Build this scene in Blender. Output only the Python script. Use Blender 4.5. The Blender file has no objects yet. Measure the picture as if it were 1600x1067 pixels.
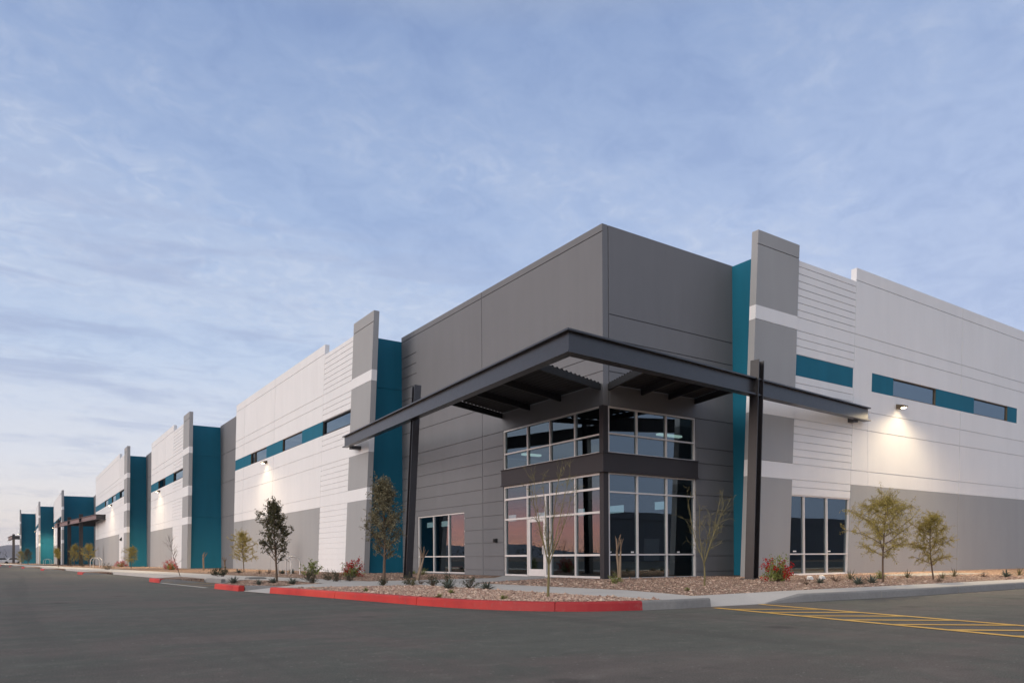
import bpy, math, random
from mathutils import Vector, Matrix, noise as mnoise

S = bpy.context.scene
COL = S.collection
R = math.radians

# ------------------------------------------------------------------ camera
CAM = Vector((-16.11, -18.35, 0.86))
cd = bpy.data.cameras.new("camera")
cam = bpy.data.objects.new("camera", cd); COL.objects.link(cam)
S.camera = cam
cd.sensor_fit = 'HORIZONTAL'; cd.sensor_width = 36.0
cd.lens = 1150.0 / 1600.0 * 36.0
cd.shift_y = (870.5 - 533.5) / 1600.0
cd.clip_start = 0.05; cd.clip_end = 30000
yaw = R(55.85); roll = R(0.35)
fw = Vector((math.cos(yaw), math.sin(yaw), 0)); r0 = Vector((math.sin(yaw), -math.cos(yaw), 0)); up0 = Vector((0, 0, 1))
rt = math.cos(roll) * r0 - math.sin(roll) * up0
up = math.sin(roll) * r0 + math.cos(roll) * up0
cam.matrix_world = Matrix(((rt.x, up.x, -fw.x, CAM.x), (rt.y, up.y, -fw.y, CAM.y), (rt.z, up.z, -fw.z, CAM.z), (0, 0, 0, 1)))

# ------------------------------------------------------------------ view
S.view_settings.view_transform = 'Standard'; S.view_settings.look = 'None'
S.view_settings.exposure = 0.0; S.view_settings.gamma = 1.0
S.render.engine = 'CYCLES'
S.cycles.max_bounces = 8; S.cycles.transparent_max_bounces = 24
S.cycles.use_denoising = True

# ------------------------------------------------------------------ node helpers
class NT:
    def __init__(s, tree):
        s.t = tree; s.n = tree.nodes; s.l = tree.links
    def new(s, typ, **kw):
        n = s.n.new(typ)
        for k, v in kw.items(): setattr(n, k, v)
        return n
    def put(s, sock, v):
        if isinstance(v, bpy.types.NodeSocket): s.l.new(v, sock)
        elif v is not None:
            if sock.type == 'RGBA' and len(v) == 3: v = (*v, 1)
            sock.default_value = v
    def math(s, op, a, b=0.0, c=None, clamp=False):
        n = s.new('ShaderNodeMath', operation=op); n.use_clamp = clamp
        s.put(n.inputs[0], a); s.put(n.inputs[1], b)
        if c is not None: s.put(n.inputs[2], c)
        return n.outputs[0]
    def mix(s, f, a, b, blend='MIX'):
        n = s.new('ShaderNodeMix', data_type='RGBA', blend_type=blend)
        s.put(n.inputs[0], f); s.put(n.inputs[6], a); s.put(n.inputs[7], b)
        return n.outputs[2]
    def noise(s, vec, scale, detail=4, rough=0.55, dist=0.0):
        n = s.new('ShaderNodeTexNoise')
        n.inputs['Scale'].default_value = scale; n.inputs['Detail'].default_value = detail
        n.inputs['Roughness'].default_value = rough; n.inputs['Distortion'].default_value = dist
        if vec is not None: s.l.new(vec, n.inputs['Vector'])
        return n.outputs['Fac']
    def ramp(s, f, stops, interp='LINEAR'):
        n = s.new('ShaderNodeValToRGB'); cr = n.color_ramp; cr.interpolation = interp
        while len(cr.elements) < len(stops): cr.elements.new(0.5)
        for e, (p, c) in zip(cr.elements, stops):
            e.position = p; e.color = (*c, 1) if len(c) == 3 else c
        s.put(n.inputs[0], f); return n.outputs[0]
    def smooth(s, v, a, b):
        n = s.new('ShaderNodeMapRange', interpolation_type='SMOOTHSTEP')
        s.put(n.inputs['Value'], v); n.inputs['From Min'].default_value = a; n.inputs['From Max'].default_value = b
        return n.outputs[0]

# ------------------------------------------------------------------ world: dusk sky with thin cloud
SUN_AZ = R(189); SUN_EL = R(11)
W = bpy.data.worlds.new("World"); S.world = W; W.use_nodes = True
w = NT(W.node_tree)
for n in list(w.n): w.n.remove(n)
tc = w.new('ShaderNodeTexCoord'); sep = w.new('ShaderNodeSeparateXYZ'); w.l.new(tc.outputs['Generated'], sep.inputs[0])
dx, dy, dz = sep.outputs
el = w.math('MAXIMUM', dz, 0.0)
base = w.ramp(el, [(0.0, (1.0, .885, .80)), (.05, (.92, .845, .80)), (.12, (.74, .76, .84)), (.24, (.545, .64, .82)),
                   (.40, (.380, .490, .725)), (.58, (.270, .370, .605)), (.70, (.46, .49, .54)), (1.0, (.66, .62, .56))])
# the north-east (right in view) is bluer and dimmer near the horizon
ne = w.math('ADD', w.math('MULTIPLY', dx, .80), w.math('MULTIPLY', dy, -.35))
nef = w.math('MULTIPLY', w.smooth(ne, -.15, .75), w.math('SUBTRACT', 1.0, w.smooth(el, .15, .7)))
base = w.mix(nef, base, (.45, .53, .76))
# cloud sheet seen in perspective
den = w.math('ADD', el, .12)
cx = w.math('DIVIDE', dx, den); cy = w.math('DIVIDE', dy, den)
cv = w.new('ShaderNodeCombineXYZ'); w.l.new(cx, cv.inputs[0]); w.l.new(cy, cv.inputs[1]); cv.inputs[2].default_value = 3.1
mp = w.new('ShaderNodeMapping'); w.l.new(cv.outputs[0], mp.inputs[0])
mp.inputs['Rotation'].default_value = (0, 0, R(-35)); mp.inputs['Scale'].default_value = (.62, 1.5, 1)
big = w.noise(mp.outputs[0], 1.1, 7, .58, .3)
fine = w.noise(cv.outputs[0], 9.0, 7, .66, .6)
cl = w.math('ADD', w.math('MULTIPLY', big, .60), w.math('MULTIPLY', fine, .40))
hi = w.smooth(cl, .47, .60)
lo = w.smooth(cl, .50, .36)
lite = w.mix(1.0, base, (1.10, 1.07, 1.04), 'MULTIPLY')
lite = w.mix(.38, lite, (.62, .66, .75))
dark = w.mix(w.smooth(el, .0, .12), (.64, .62, .67), w.mix(1.0, base, (.83, .86, .92), 'MULTIPLY'))
sky = w.mix(w.math('MULTIPLY', hi, .45), base, lite)
sky = w.mix(w.math('MULTIPLY', lo, .85), sky, dark)
# ripples of altocumulus half way up
mot = w.noise(cv.outputs[0], 15.0, 5, .6, .8)
mband = w.math('MULTIPLY', w.smooth(big, .40, .58), w.math('MULTIPLY', w.smooth(el, .10, .26), w.math('SUBTRACT', 1.0, w.smooth(el, .46, .62))))
sky = w.mix(w.math('MULTIPLY', w.math('MULTIPLY', w.smooth(mot, .46, .66), mband), .24), sky, (.70, .74, .86))
sky = w.mix(w.math('MULTIPLY', w.math('MULTIPLY', w.smooth(mot, .50, .32), mband), .18), sky, (.36, .44, .66))
# long streaky darker clouds low in the north
mp2 = w.new('ShaderNodeMapping'); w.l.new(tc.outputs['Generated'], mp2.inputs[0]); mp2.inputs['Scale'].default_value = (2.2, 2.2, 17)
st = w.noise(mp2.outputs[0], 1.6, 6, .6, .5)
band = w.math('MULTIPLY', w.smooth(el, .06, .16), w.math('SUBTRACT', 1.0, w.smooth(el, .34, .46)))
nf = w.smooth(w.math('SUBTRACT', dy, w.math('MULTIPLY', dx, .6)), .25, .75)
stf = w.math('MULTIPLY', w.math('MULTIPLY', w.smooth(st, .48, .64), band), nf)
sky = w.mix(w.math('MULTIPLY', stf, .56), sky, (.37, .44, .645))
# dim blue south-east, opposite the afterglow
se = w.math('MULTIPLY', w.smooth(w.math('ADD', w.math('MULTIPLY', dx, .72), w.math('MULTIPLY', dy, -.70)), .42, .90), w.math('SUBTRACT', 1.0, w.smooth(el, .2, .7)))
sky = w.mix(w.math('MULTIPLY', se, .85), sky, (.25, .32, .46))
so_f = w.math('MULTIPLY', w.smooth(dy, -.15, -.75), w.math('SUBTRACT', 1.0, w.smooth(el, .45, .85)))
sky = w.mix(w.math('MULTIPLY', so_f, .9), sky, (.62, .69, .88))
# broad afterglow in the west-south-west and the pink band on the western horizon
west = w.math('ADD', w.math('MULTIPLY', dx, -.975), w.math('MULTIPLY', dy, -.22))
glow_hi = w.math('MULTIPLY', w.smooth(west, .30, .95), w.math('SUBTRACT', 1.0, w.smooth(el, .35, .95)))
sky = w.mix(w.math('MULTIPLY', glow_hi, .9), sky, (1.58, 1.46, 1.36))
nw = w.math('ADD', w.math('MULTIPLY', dx, -.80), w.math('MULTIPLY', dy, .60))
pink = w.math('MULTIPLY', w.smooth(nw, .64, .95), w.math('SUBTRACT', 1.0, w.smooth(el, .010, .125)))
sky = w.mix(pink, sky, w.ramp(w.math('MULTIPLY', el, 8.0), [(0.0, (3.5, 1.50, .75)), (.3, (2.9, 1.02, .72)), (.7, (1.4, .68, .80)), (1.0, (.6, .58, .85))]))
nish = w.new('ShaderNodeTexSky', sky_type='NISHITA'); nish.sun_disc = False
nish.sun_elevation = SUN_EL * .4; nish.sun_rotation = math.pi / 2 - SUN_AZ
sky = w.mix(.02, sky, nish.outputs[0], 'ADD')
# below the horizon
sky = w.mix(w.smooth(dz, -.004, -.03), sky, (.10, .09, .085))
bg = w.new('ShaderNodeBackground'); w.l.new(sky, bg.inputs[0]); bg.inputs[1].default_value = 1.0
wo = w.new('ShaderNodeOutputWorld'); w.l.new(bg.outputs[0], wo.inputs[0])

# ------------------------------------------------------------------ sun: the broad afterglow low in the west
sl = bpy.data.lights.new("sun", 'SUN'); sl.energy = 1.35; sl.angle = R(28); sl.color = (1.0, .915, .85)
so = bpy.data.objects.new("sun", sl); COL.objects.link(so)
sd = Vector((math.cos(SUN_AZ) * math.cos(SUN_EL), math.sin(SUN_AZ) * math.cos(SUN_EL), math.sin(SUN_EL)))
so.rotation_euler = sd.to_track_quat('Z', 'Y').to_euler(); so.location = (-60, -40, 40)

# ------------------------------------------------------------------ materials
def mat(name):
    m = bpy.data.materials.new(name); m.use_nodes = True
    t = NT(m.node_tree)
    for n in list(t.n): t.n.remove(n)
    out = t.new('ShaderNodeOutputMaterial')
    p = t.new('ShaderNodeBsdfPrincipled'); t.l.new(p.outputs[0], out.inputs[0])
    return m, t, p, out
def pos(t):
    g = t.new('ShaderNodeNewGeometry'); return g.outputs['Position']
def bump(t, p, h, strength, dist=0.01):
    b = t.new('ShaderNodeBump'); b.inputs['Strength'].default_value = strength; b.inputs['Distance'].default_value = dist
    t.l.new(h, b.inputs['Height']); t.l.new(b.outputs[0], p.inputs['Normal'])

def paint(name, c, rough=.75, var=.10, spec=.3):
    m, t, p, _ = mat(name); P = pos(t)
    mp = t.new('ShaderNodeMapping'); t.l.new(P, mp.inputs[0]); mp.inputs['Scale'].default_value = (1.6, 1.6, .18)
    streak = t.noise(mp.outputs[0], 1.3, 6, .6); blot = t.noise(P, .35, 5, .6); grain = t.noise(P, 22, 3, .6)
    f = t.math('ADD', t.math('MULTIPLY', streak, .45), t.math('ADD', t.math('MULTIPLY', blot, .4), t.math('MULTIPLY', grain, .15)))
    a = tuple(x * (1 - var) for x in c); b = tuple(min(1, x * (1 + var)) for x in c)
    t.put(p.inputs['Base Color'], t.ramp(f, [(.32, a), (.68, b)]))
    p.inputs['Roughness'].default_value = rough; p.inputs['Specular IOR Level'].default_value = spec
    bump(t, p, t.math('ADD', t.noise(P, 60, 4, .6), t.math('MULTIPLY', blot, 3.0)), .18, .004)
    return m
M = {}
M['white'] = paint('white_paint', (.775, .775, .79), var=.045)
M['lgray'] = paint('light_gray_paint', (.35, .353, .362), var=.06)
M['dgray'] = paint('dark_gray_paint', (.184, .186, .200), var=.07)
M['teal'] = paint('teal_paint', (.005, .132, .212), var=.10, rough=.7)
M['trim'] = paint('brown_gray_trim', (.045, .040, .044), rough=.5, var=.05)

def metal(name, c, rough, met=0.0, var=.12, spec=.5):
    m, t, p, _ = mat(name); P = pos(t)
    f = t.noise(P, 3.0, 6, .65)
    t.put(p.inputs['Base Color'], t.ramp(f, [(.3, tuple(x * (1 - var) for x in c)), (.7, tuple(min(1, x * (1 + var)) for x in c))]))
    p.inputs['Metallic'].default_value = met
    t.put(p.inputs['Roughness'], t.math('MULTIPLY_ADD', t.noise(P, 9, 4), .18, rough - .09))
    p.inputs['Specular IOR Level'].default_value = spec
    return m
M['steel'] = metal('painted_dark_steel', (.019, .0165, .019), .34, .0, .14, .7)
M['deck'] = metal('dark_metal_deck', (.007, .0065, .007), .75)
M['alu'] = metal('aluminium_frame', (.74, .71, .70), .42, .15, .05)
M['rackmetal'] = metal('galvanised_pipe', (.60, .58, .56), .38, .6, .08)
M['black'] = metal('black_plastic', (.02, .02, .02), .5)
M['bronze'] = metal('bronze_housing', (.10, .075, .05), .5, .3)
M['whiteplastic'] = metal('white_plastic', (.78, .77, .75), .4, 0, .03)
M['carpaint'] = metal('white_car_paint', (.70, .70, .72), .25, 0, .02)
M['rubber'] = metal('black_rubber', (.02, .02, .02), .8)

def glass(ior=2.1, nm='tinted_glass'):
    m, t, p, out = mat(nm); t.n.remove(p); P = pos(t)
    fr = t.new('ShaderNodeFresnel'); fr.inputs[0].default_value = ior
    b = t.new('ShaderNodeBump'); b.inputs['Strength'].default_value = .05; b.inputs['Distance'].default_value = .02
    t.l.new(t.noise(P, .9, 2, .4), b.inputs['Height'])
    gl = t.new('ShaderNodeBsdfGlossy'); gl.inputs['Roughness'].default_value = 0.0; gl.inputs['Color'].default_value = (.72, .88, 1.0, 1)
    t.l.new(b.outputs[0], gl.inputs['Normal'])
    tr = t.new('ShaderNodeBsdfTransparent'); tr.inputs[0].default_value = (.20, .32, .33, 1)
    mx = t.new('ShaderNodeMixShader'); t.put(mx.inputs[0], t.math('ADD', t.math('MULTIPLY', fr.outputs[0], 1.0), .03, clamp=True))
    t.l.new(tr.outputs[0], mx.inputs[1]); t.l.new(gl.outputs[0], mx.inputs[2]); t.l.new(mx.outputs[0], out.inputs[0])
    return m
M['glass'] = glass(); M['glass_high'] = glass(2.9, 'high_window_glass')  # high panes: same glazing, reflectance raised to brighten the sky in them

def emit(name, c, s):
    m, t, p, out = mat(name); t.n.remove(p)
    e = t.new('ShaderNodeEmission'); e.inputs[0].default_value = (*c, 1); e.inputs[1].default_value = s
    t.l.new(e.outputs[0], out.inputs[0]); return m
M['lamp'] = emit('lamp_lens', (1, .80, .50), 30)
M['disc'] = emit('warm_disc_lamp', (1, .90, .70), 2.0)
M['tube'] = emit('ceiling_tube', (1, .95, .85), 1.1)

def asphalt():
    m, t, p, _ = mat('asphalt'); P = pos(t)
    a = t.noise(P, .12, 6, .62, .4)
    mp = t.new('ShaderNodeMapping'); t.l.new(P, mp.inputs[0]); mp.inputs['Rotation'].default_value = (0, 0, R(34)); mp.inputs['Scale'].default_value = (.25, 1.6, 1)
    s = t.noise(mp.outputs[0], .9, 7, .66, .5)
    g = t.noise(P, 75, 3, .75); g2 = t.noise(P, 14, 4, .7)
    f = t.math('ADD', t.math('MULTIPLY', a, .40), t.math('MULTIPLY', s, .60))
    c = t.ramp(f, [(.34, (.078, .078, .075)), (.50, (.110, .106, .101)), (.66, (.152, .142, .134))])
    warm = t.noise(P, .42, 6, .7, .8)
    c = t.mix(t.smooth(warm, .40, .62), t.mix(1.0, c, (.84, .97, .89), 'MULTIPLY'), t.mix(1.0, c, (1.26, 1.04, 1.02), 'MULTIPLY'))
    c = t.mix(.45, c, t.ramp(g, [(.30, (.050, .049, .044)), (.52, (.120, .114, .102)), (.74, (.34, .32, .29))]))
    md = t.noise(P, 3.2, 6, .75)
    c = t.mix(t.math('MULTIPLY', t.smooth(md, .50, .70), .30), c, (.215, .198, .178))
    c = t.mix(t.math('MULTIPLY', t.smooth(md, .46, .30), .34), c, (.062, .060, .055))
    c = t.mix(t.math('MULTIPLY', t.smooth(g2, .60, .76), .30), c, (.24, .22, .20))
    # faint wheel tracks along the drive, and oil drips
    mt_ = t.new('ShaderNodeMapping'); t.l.new(P, mt_.inputs[0]); mt_.inputs['Rotation'].default_value = (0, 0, R(3)); mt_.inputs['Scale'].default_value = (1.1, .035, 1)
    tr_ = t.noise(mt_.outputs[0], 1.0, 3, .55, .25)
    c = t.mix(t.math('MULTIPLY', t.smooth(tr_, .54, .66), .30), c, (.070, .068, .063))
    ov = t.new('ShaderNodeTexVoronoi'); ov.inputs['Scale'].default_value = .55; t.l.new(P, ov.inputs['Vector'])
    c = t.mix(t.math('MULTIPLY', t.smooth(t.math('ADD', ov.outputs['Distance'], t.math('MULTIPLY', g2, .12)), .20, .10), .6), c, (.045, .043, .042))
    v2 = t.new('ShaderNodeTexVoronoi'); v2.inputs['Scale'].default_value = 9; t.l.new(P, v2.inputs['Vector'])
    c = t.mix(t.math('MULTIPLY', t.smooth(v2.outputs['Distance'], .13, .06), .5), c, (.33, .31, .28))
    t.put(p.inputs['Base Color'], c); p.inputs['Roughness'].default_value = .86; p.inputs['Specular IOR Level'].default_value = .25
    bump(t, p, t.math('ADD', g, t.math('MULTIPLY', g2, .6)), .7, .012)
    return m
M['asphalt'] = asphalt()

def concrete(name, c, var=.10):
    m, t, p, _ = mat(name); P = pos(t)
    f = t.math('ADD', t.math('MULTIPLY', t.noise(P, .8, 6, .65), .5), t.math('MULTIPLY', t.noise(P, 18, 5, .7), .5))
    t.put(p.inputs['Base Color'], t.ramp(f, [(.34, tuple(x * (1 - var) for x in c)), (.66, tuple(x * (1 + var) for x in c))]))
    p.inputs['Roughness'].default_value = .88; p.inputs['Specular IOR Level'].default_value = .25
    bump(t, p, t.noise(P, 55, 5, .7), .35, .006); return m
M['walk'] = concrete('pavement_concrete', (.50, .475, .455), .08)
M['kerb'] = concrete('kerb_concrete', (.25, .245, .24), .16)
def redkerb():
    m, t, p, _ = mat('red_kerb_paint'); P = pos(t)
    f = t.noise(P, .45, 5, .6); g = t.noise(P, 9, 6, .7)
    c = t.ramp(f, [(.32, (.36, .016, .017)), (.50, (.52, .032, .024)), (.68, (.62, .055, .036))])
    sx_ = t.new('ShaderNodeSeparateXYZ'); t.l.new(P, sx_.inputs[0])
    c = t.mix(t.math('MULTIPLY', t.smooth(sx_.outputs[1], -7.2, -9.2), .55), c, (.22, .008, .020))   # darker red round the corner
    c = t.mix(t.math('MULTIPLY', t.smooth(g, .55, .70), .5), c, (.28, .10, .085))
    t.put(p.inputs['Base Color'], c); p.inputs['Roughness'].default_value = .62
    bump(t, p, g, .3, .006); return m
M['red'] = redkerb()
def yellow():
    m, t, p, _ = mat('yellow_line_paint'); P = pos(t)
    g = t.noise(P, 16, 6, .75); f = t.noise(P, 1.2, 4, .6)
    c = t.ramp(f, [(.3, (.60, .32, .045)), (.7, (.78, .45, .085))])
    c = t.mix(t.math('MULTIPLY', t.smooth(g, .57, .72), .65), c, (.09, .085, .08))
    t.put(p.inputs['Base Color'], c); p.inputs['Roughness'].default_value = .8; return m
M['yellow'] = yellow()
def whiteline():
    m, t, p, _ = mat('white_line_paint'); P = pos(t)
    c = t.mix(t.math('MULTIPLY', t.smooth(t.noise(P, 16, 6, .75), .55, .7), .6), (.55, .54, .52), (.1, .1, .1))
    t.put(p.inputs['Base Color'], c); p.inputs['Roughness'].default_value = .8; return m
M['whiteline'] = whiteline()
def gravel():
    m, t, p, _ = mat('gravel_ground'); P = pos(t)
    v = t.new('ShaderNodeTexVoronoi'); v.inputs['Scale'].default_value = 38; t.l.new(P, v.inputs['Vector'])
    sp = t.new('ShaderNodeSeparateColor'); t.l.new(v.outputs['Color'], sp.inputs[0])
    c = t.ramp(sp.outputs[0], [(.0, (.17, .105, .075)), (.35, (.35, .22, .170)), (.7, (.47, .32, .245)), (1, (.60, .46, .34))])
    c = t.mix(t.math('MULTIPLY', t.smooth(v.outputs['Distance'], .35, .75), .75), c, (.07, .05, .04))
    c = t.mix(t.math('MULTIPLY', t.smooth(t.noise(P, .6, 5, .6), .5, .75), .35), c, (.24, .17, .13))
    t.put(p.inputs['Base Color'], c); p.inputs['Roughness'].default_value = .95; p.inputs['Specular IOR Level'].default_value = .15
    bump(t, p, t.math('SUBTRACT', 1.0, v.outputs['Distance']), 1.0, .03); return m
M['gravel'] = gravel()
def isl(name, stops, rough=.9, trans=0.0):
    m, t, p, out = mat(name)
    g = t.new('ShaderNodeNewGeometry'); c = t.ramp(g.outputs['Random Per Island'], stops)
    c = t.mix(t.math('MULTIPLY', t.smooth(t.noise(g.outputs['Position'], 3.5, 3, .6), .42, .62), .4), c, t.mix(1.0, c, (.62, .62, .55), 'MULTIPLY'))
    t.put(p.inputs['Base Color'], c); p.inputs['Roughness'].default_value = rough; p.inputs['Specular IOR Level'].default_value = .25
    if trans:
        tl = t.new('ShaderNodeBsdfTranslucent'); t.put(tl.inputs[0], c)
        mx = t.new('ShaderNodeMixShader'); mx.inputs[0].default_value = trans
        t.l.new(p.outputs[0], mx.inputs[1]); t.l.new(tl.outputs[0], mx.inputs[2]); t.l.new(mx.outputs[0], out.inputs[0])
    return m
M['stone'] = isl('loose_stone', [(0, (.28, .18, .145)), (.4, (.43, .285, .225)), (.75, (.54, .39, .305)), (1, (.66, .52, .42))])
M['oak'] = isl('oak_leaf', [(0, (.042, .046, .023)), (.6, (.095, .094, .045)), (1, (.19, .155, .075))], .7, .2)
M['olive'] = isl('olive_leaf', [(0, (.10, .092, .055)), (.6, (.21, .19, .115)), (1, (.34, .305, .185))], .7, .2)
M['mesq'] = isl('mesquite_leaf', [(0, (.26, .215, .060)), (.6, (.44, .365, .105)), (1, (.58, .49, .16))], .8, .25)
M['pvwood'] = isl('green_twig', [(0, (.14, .125, .06)), (1, (.23, .20, .10))], .8)
M['bark'] = isl('bark', [(0, (.11, .075, .055)), (1, (.17, .12, .09))], .9)
M['paletwig'] = isl('pale_dry_wood', [(0, (.20, .14, .10)), (1, (.30, .23, .17))], .9)
M['bush'] = isl('bush_leaf', [(0, (.030, .042, .024)), (.7, (.058, .072, .040)), (1, (.095, .10, .06))], .75, .15)
M['limebush'] = isl('light_leaf', [(0, (.15, .19, .045)), (1, (.34, .38, .12))], .7, .25)
M['agave'] = isl('agave_leaf', [(0, (.075, .095, .080)), (1, (.15, .17, .14))], .6)
M['grass'] = isl('dry_grass_leaf', [(0, (.10, .10, .05)), (1, (.20, .18, .10))], .8)
M['flower'] = isl('red_bract', [(0, (.30, .009, .011)), (1, (.54, .030, .024))], .7, .25)
M['farleaf'] = isl('far_tree_leaf', [(0, (.035, .036, .022)), (.6, (.060, .058, .032)), (1, (.10, .075, .040))], .9)
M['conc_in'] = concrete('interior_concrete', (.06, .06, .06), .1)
def rock(name, c):
    m, t, p, _ = mat(name); P = pos(t)
    t.put(p.inputs['Base Color'], t.ramp(t.noise(P, .004, 8, .65), [(.3, tuple(x * .8 for x in c)), (.7, tuple(x * 1.2 for x in c))]))
    p.inputs['Roughness'].default_value = 1.0; p.inputs['Specular IOR Level'].default_value = 0.1; return m
M['hill'] = rock('desert_hill', (.20, .17, .15)); M['dirt'] = rock('desert_dirt', (.27, .20, .15))

# ------------------------------------------------------------------ mesh builder and object helpers
class MB:
    def __init__(s): s.v = []; s.f = []; s.mi = []
    def poly(s, pts, mi=0):
        i = len(s.v); s.v += [tuple(p) for p in pts]; s.f.append(tuple(range(i, i + len(pts)))); s.mi.append(mi)
    def hexa(s, a, b, mi=0):   # two matching loops of points, joined
        n = len(a); i = len(s.v); s.v += [tuple(p) for p in a] + [tuple(p) for p in b]
        s.f.append(tuple(range(i + n - 1, i - 1, -1))); s.f.append(tuple(range(i + n, i + 2 * n))); s.mi += [mi, mi]
        for k in range(n):
            k2 = (k + 1) % n; s.f.append((i + k, i + k2, i + n + k2, i + n + k)); s.mi.append(mi)
    def box(s, p0, p1, mi=0):
        (x0, y0, z0), (x1, y1, z1) = p0, p1
        s.hexa([(x0, y0, z0), (x1, y0, z0), (x1, y1, z0), (x0, y1, z0)], [(x0, y0, z1), (x1, y0, z1), (x1, y1, z1), (x0, y1, z1)], mi)
    def tube(s, path, rad, n=6, mi=0, cap=True):
        path = [Vector(p) for p in path]; rings = []
        prev = None
        for k, p in enumerate(path):
            d = (path[min(k + 1, len(path) - 1)] - path[max(k - 1, 0)]).normalized()
            a = d.orthogonal().normalized() if prev is None else (prev - d * prev.dot(d))
            if a.length < 1e-5: a = d.orthogonal()
            a.normalize(); prev = a; b = d.cross(a)
            r = rad[k] if isinstance(rad, (list, tuple)) else rad
            i = len(s.v)
            for j in range(n):
                t = 2 * math.pi * j / n; s.v.append(tuple(p + (a * math.cos(t) + b * math.sin(t)) * r))
            rings.append(i)
        for q in range(len(rings) - 1):
            for j in range(n):
                j2 = (j + 1) % n
                s.f.append((rings[q] + j, rings[q] + j2, rings[q + 1] + j2, rings[q + 1] + j)); s.mi.append(mi)
        if cap:
            s.f.append(tuple(rings[0] + j for j in range(n - 1, -1, -1))); s.f.append(tuple(rings[-1] + j for j in range(n))); s.mi += [mi, mi]
    def leaf(s, c, d, nrm, L, Wd, mi=0):
        side = d.cross(nrm)
        if side.length < 1e-6: side = d.orthogonal()
        side.normalize(); m = c + d * (L * .5)
        s.poly([c, m + side * Wd * .5, c + d * L, m - side * Wd * .5], mi)
    def build(s, name, mats, parent=None, smooth=False):
        me = bpy.data.meshes.new(name); me.from_pydata(s.v, [], s.f); me.validate()
        if not isinstance(mats, (list, tuple)): mats = [mats]
        for m_ in mats: me.materials.append(m_)
        if len(mats) > 1: me.polygons.foreach_set('material_index', s.mi)
        if smooth: me.polygons.foreach_set('use_smooth', [True] * len(me.polygons))
        o = bpy.data.objects.new(name, me); COL.objects.link(o)
        if parent is not None:
            o.parent = parent
            o.location = -Vector(parent_world(parent))
        return o
def parent_world(p):
    l = Vector(p.location)
    while p.parent is not None:
        p = p.parent; l = l + Vector(p.location)
    return l
GROUPS = {'oak_tree': 'young oak trees', 'mesquite_tree': 'feathery yellow-green trees', 'palo_verde_tree': 'bare palo verde trees', 'bush': 'dark low bushes', 'agave': 'agaves in the gravel',
          'grass_tuft': 'grassy tufts along the wall', 'dry_shrub': 'dry twiggy shrubs', 'weed': 'weeds in the gravel', 'shrub': 'small green shrubs', 'bougainvillea': 'red bougainvilleas', 'dead_plant': 'dry forked trunks',
          'bike_rack': 'bicycle racks', 'ground_light': 'small white ground lights', 'parked_car': 'white cars parked far away'}
def thing(name, label, cat, loc=(0, 0, 0), group=None):
    group = group or GROUPS.get(name)
    o = bpy.data.objects.new(name, None); COL.objects.link(o); o.location = loc; o.empty_display_size = .2
    o['label'] = label; o['category'] = cat
    if group: o['group'] = group
    return o
def tag(o, label, cat, group=None):
    o['label'] = label; o['category'] = cat
    group = group or GROUPS.get(o.name.split('.')[0])
    if group: o['group'] = group
    return o
def struct(o): o['kind'] = 'structure'; return o
def child_empty(name, parent):
    o = bpy.data.objects.new(name, None); COL.objects.link(o); o.parent = parent; o.empty_display_size = .2; return o

# ------------------------------------------------------------------ ground, road, kerbs, pavements
g = MB(); g.poly([(-9000, -9000, -.03), (9000, -9000, -.03), (9000, 9000, -.03), (-9000, 9000, -.03)])
struct(g.build('ground', M['dirt']))
g = MB(); g.poly([(-70, -70, 0), (75, -70, 0), (75, 215, 0), (-70, 215, 0)])
struct(g.build('road', M['asphalt']))

def slab(name, pts, z0, z1, m, zs=None):
    b = MB()
    top = [(p[0], p[1], (zs[i] if zs else z1)) for i, p in enumerate(pts)]
    b.hexa([(p[0], p[1], z0) for p in pts], top)
    return struct(b.build(name, m))
def kerb(name, path, h, m, wd=.16, hs=None, joint=3.0):
    """kerb along a polyline of its outer foot; the inside is on the left hand; battered face, rounded nose, joints"""
    P = [Vector((p[0], p[1], 0)) for p in path]
    # resample
    pts = [P[0]]; hh = [hs[0] if hs else h]
    for i in range(len(P) - 1):
        L = (P[i + 1] - P[i]).length; n = max(1, int(L / .5))
        for k in range(1, n + 1):
            t = k / n; pts.append(P[i].lerp(P[i + 1], t)); hh.append((hs[i] * (1 - t) + hs[i + 1] * t) if hs else h)
    b = MB(); rings = []; dist = 0; last = 0
    for i, p in enumerate(pts):
        d = (pts[min(i + 1, len(pts) - 1)] - pts[max(i - 1, 0)]).normalized(); nl = Vector((-d.y, d.x, 0)); H = max(hh[i], .006)
        prof = [(0, -.05), (0, 0), (.012, H * .80), (.022, H * .94), (.042, H), (wd, H), (wd, -.05)]
        def ring(pp, ins=0.0): return [pp + nl * (o + (ins if o < wd * .5 else 0)) + Vector((0, 0, z - (ins if z > H * .9 else 0))) for o, z in prof]
        dist = dist + (p - pts[i - 1]).length if i else 0
        if i and dist - last >= joint and i < len(pts) - 1:
            last = dist
            for off, ins in ((-.012, 0), (-.006, .014), (.006, .014), (.012, 0)): rings.append(ring(p + d * off, ins))
        else: rings.append(ring(p))
    n = len(rings[0]); base = len(b.v)
    for r_ in rings: b.v += [tuple(q) for q in r_]
    for q in range(len(rings) - 1):
        for j in range(n - 1):
            a = base + q * n + j; b.f.append((a, a + 1, a + n + 1, a + n)); b.mi.append(0)
    for q in (0, len(rings) - 1): b.f.append(tuple(base + q * n + j for j in range(n))); b.mi.append(0)
    return struct(b.build(name, m))

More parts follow.
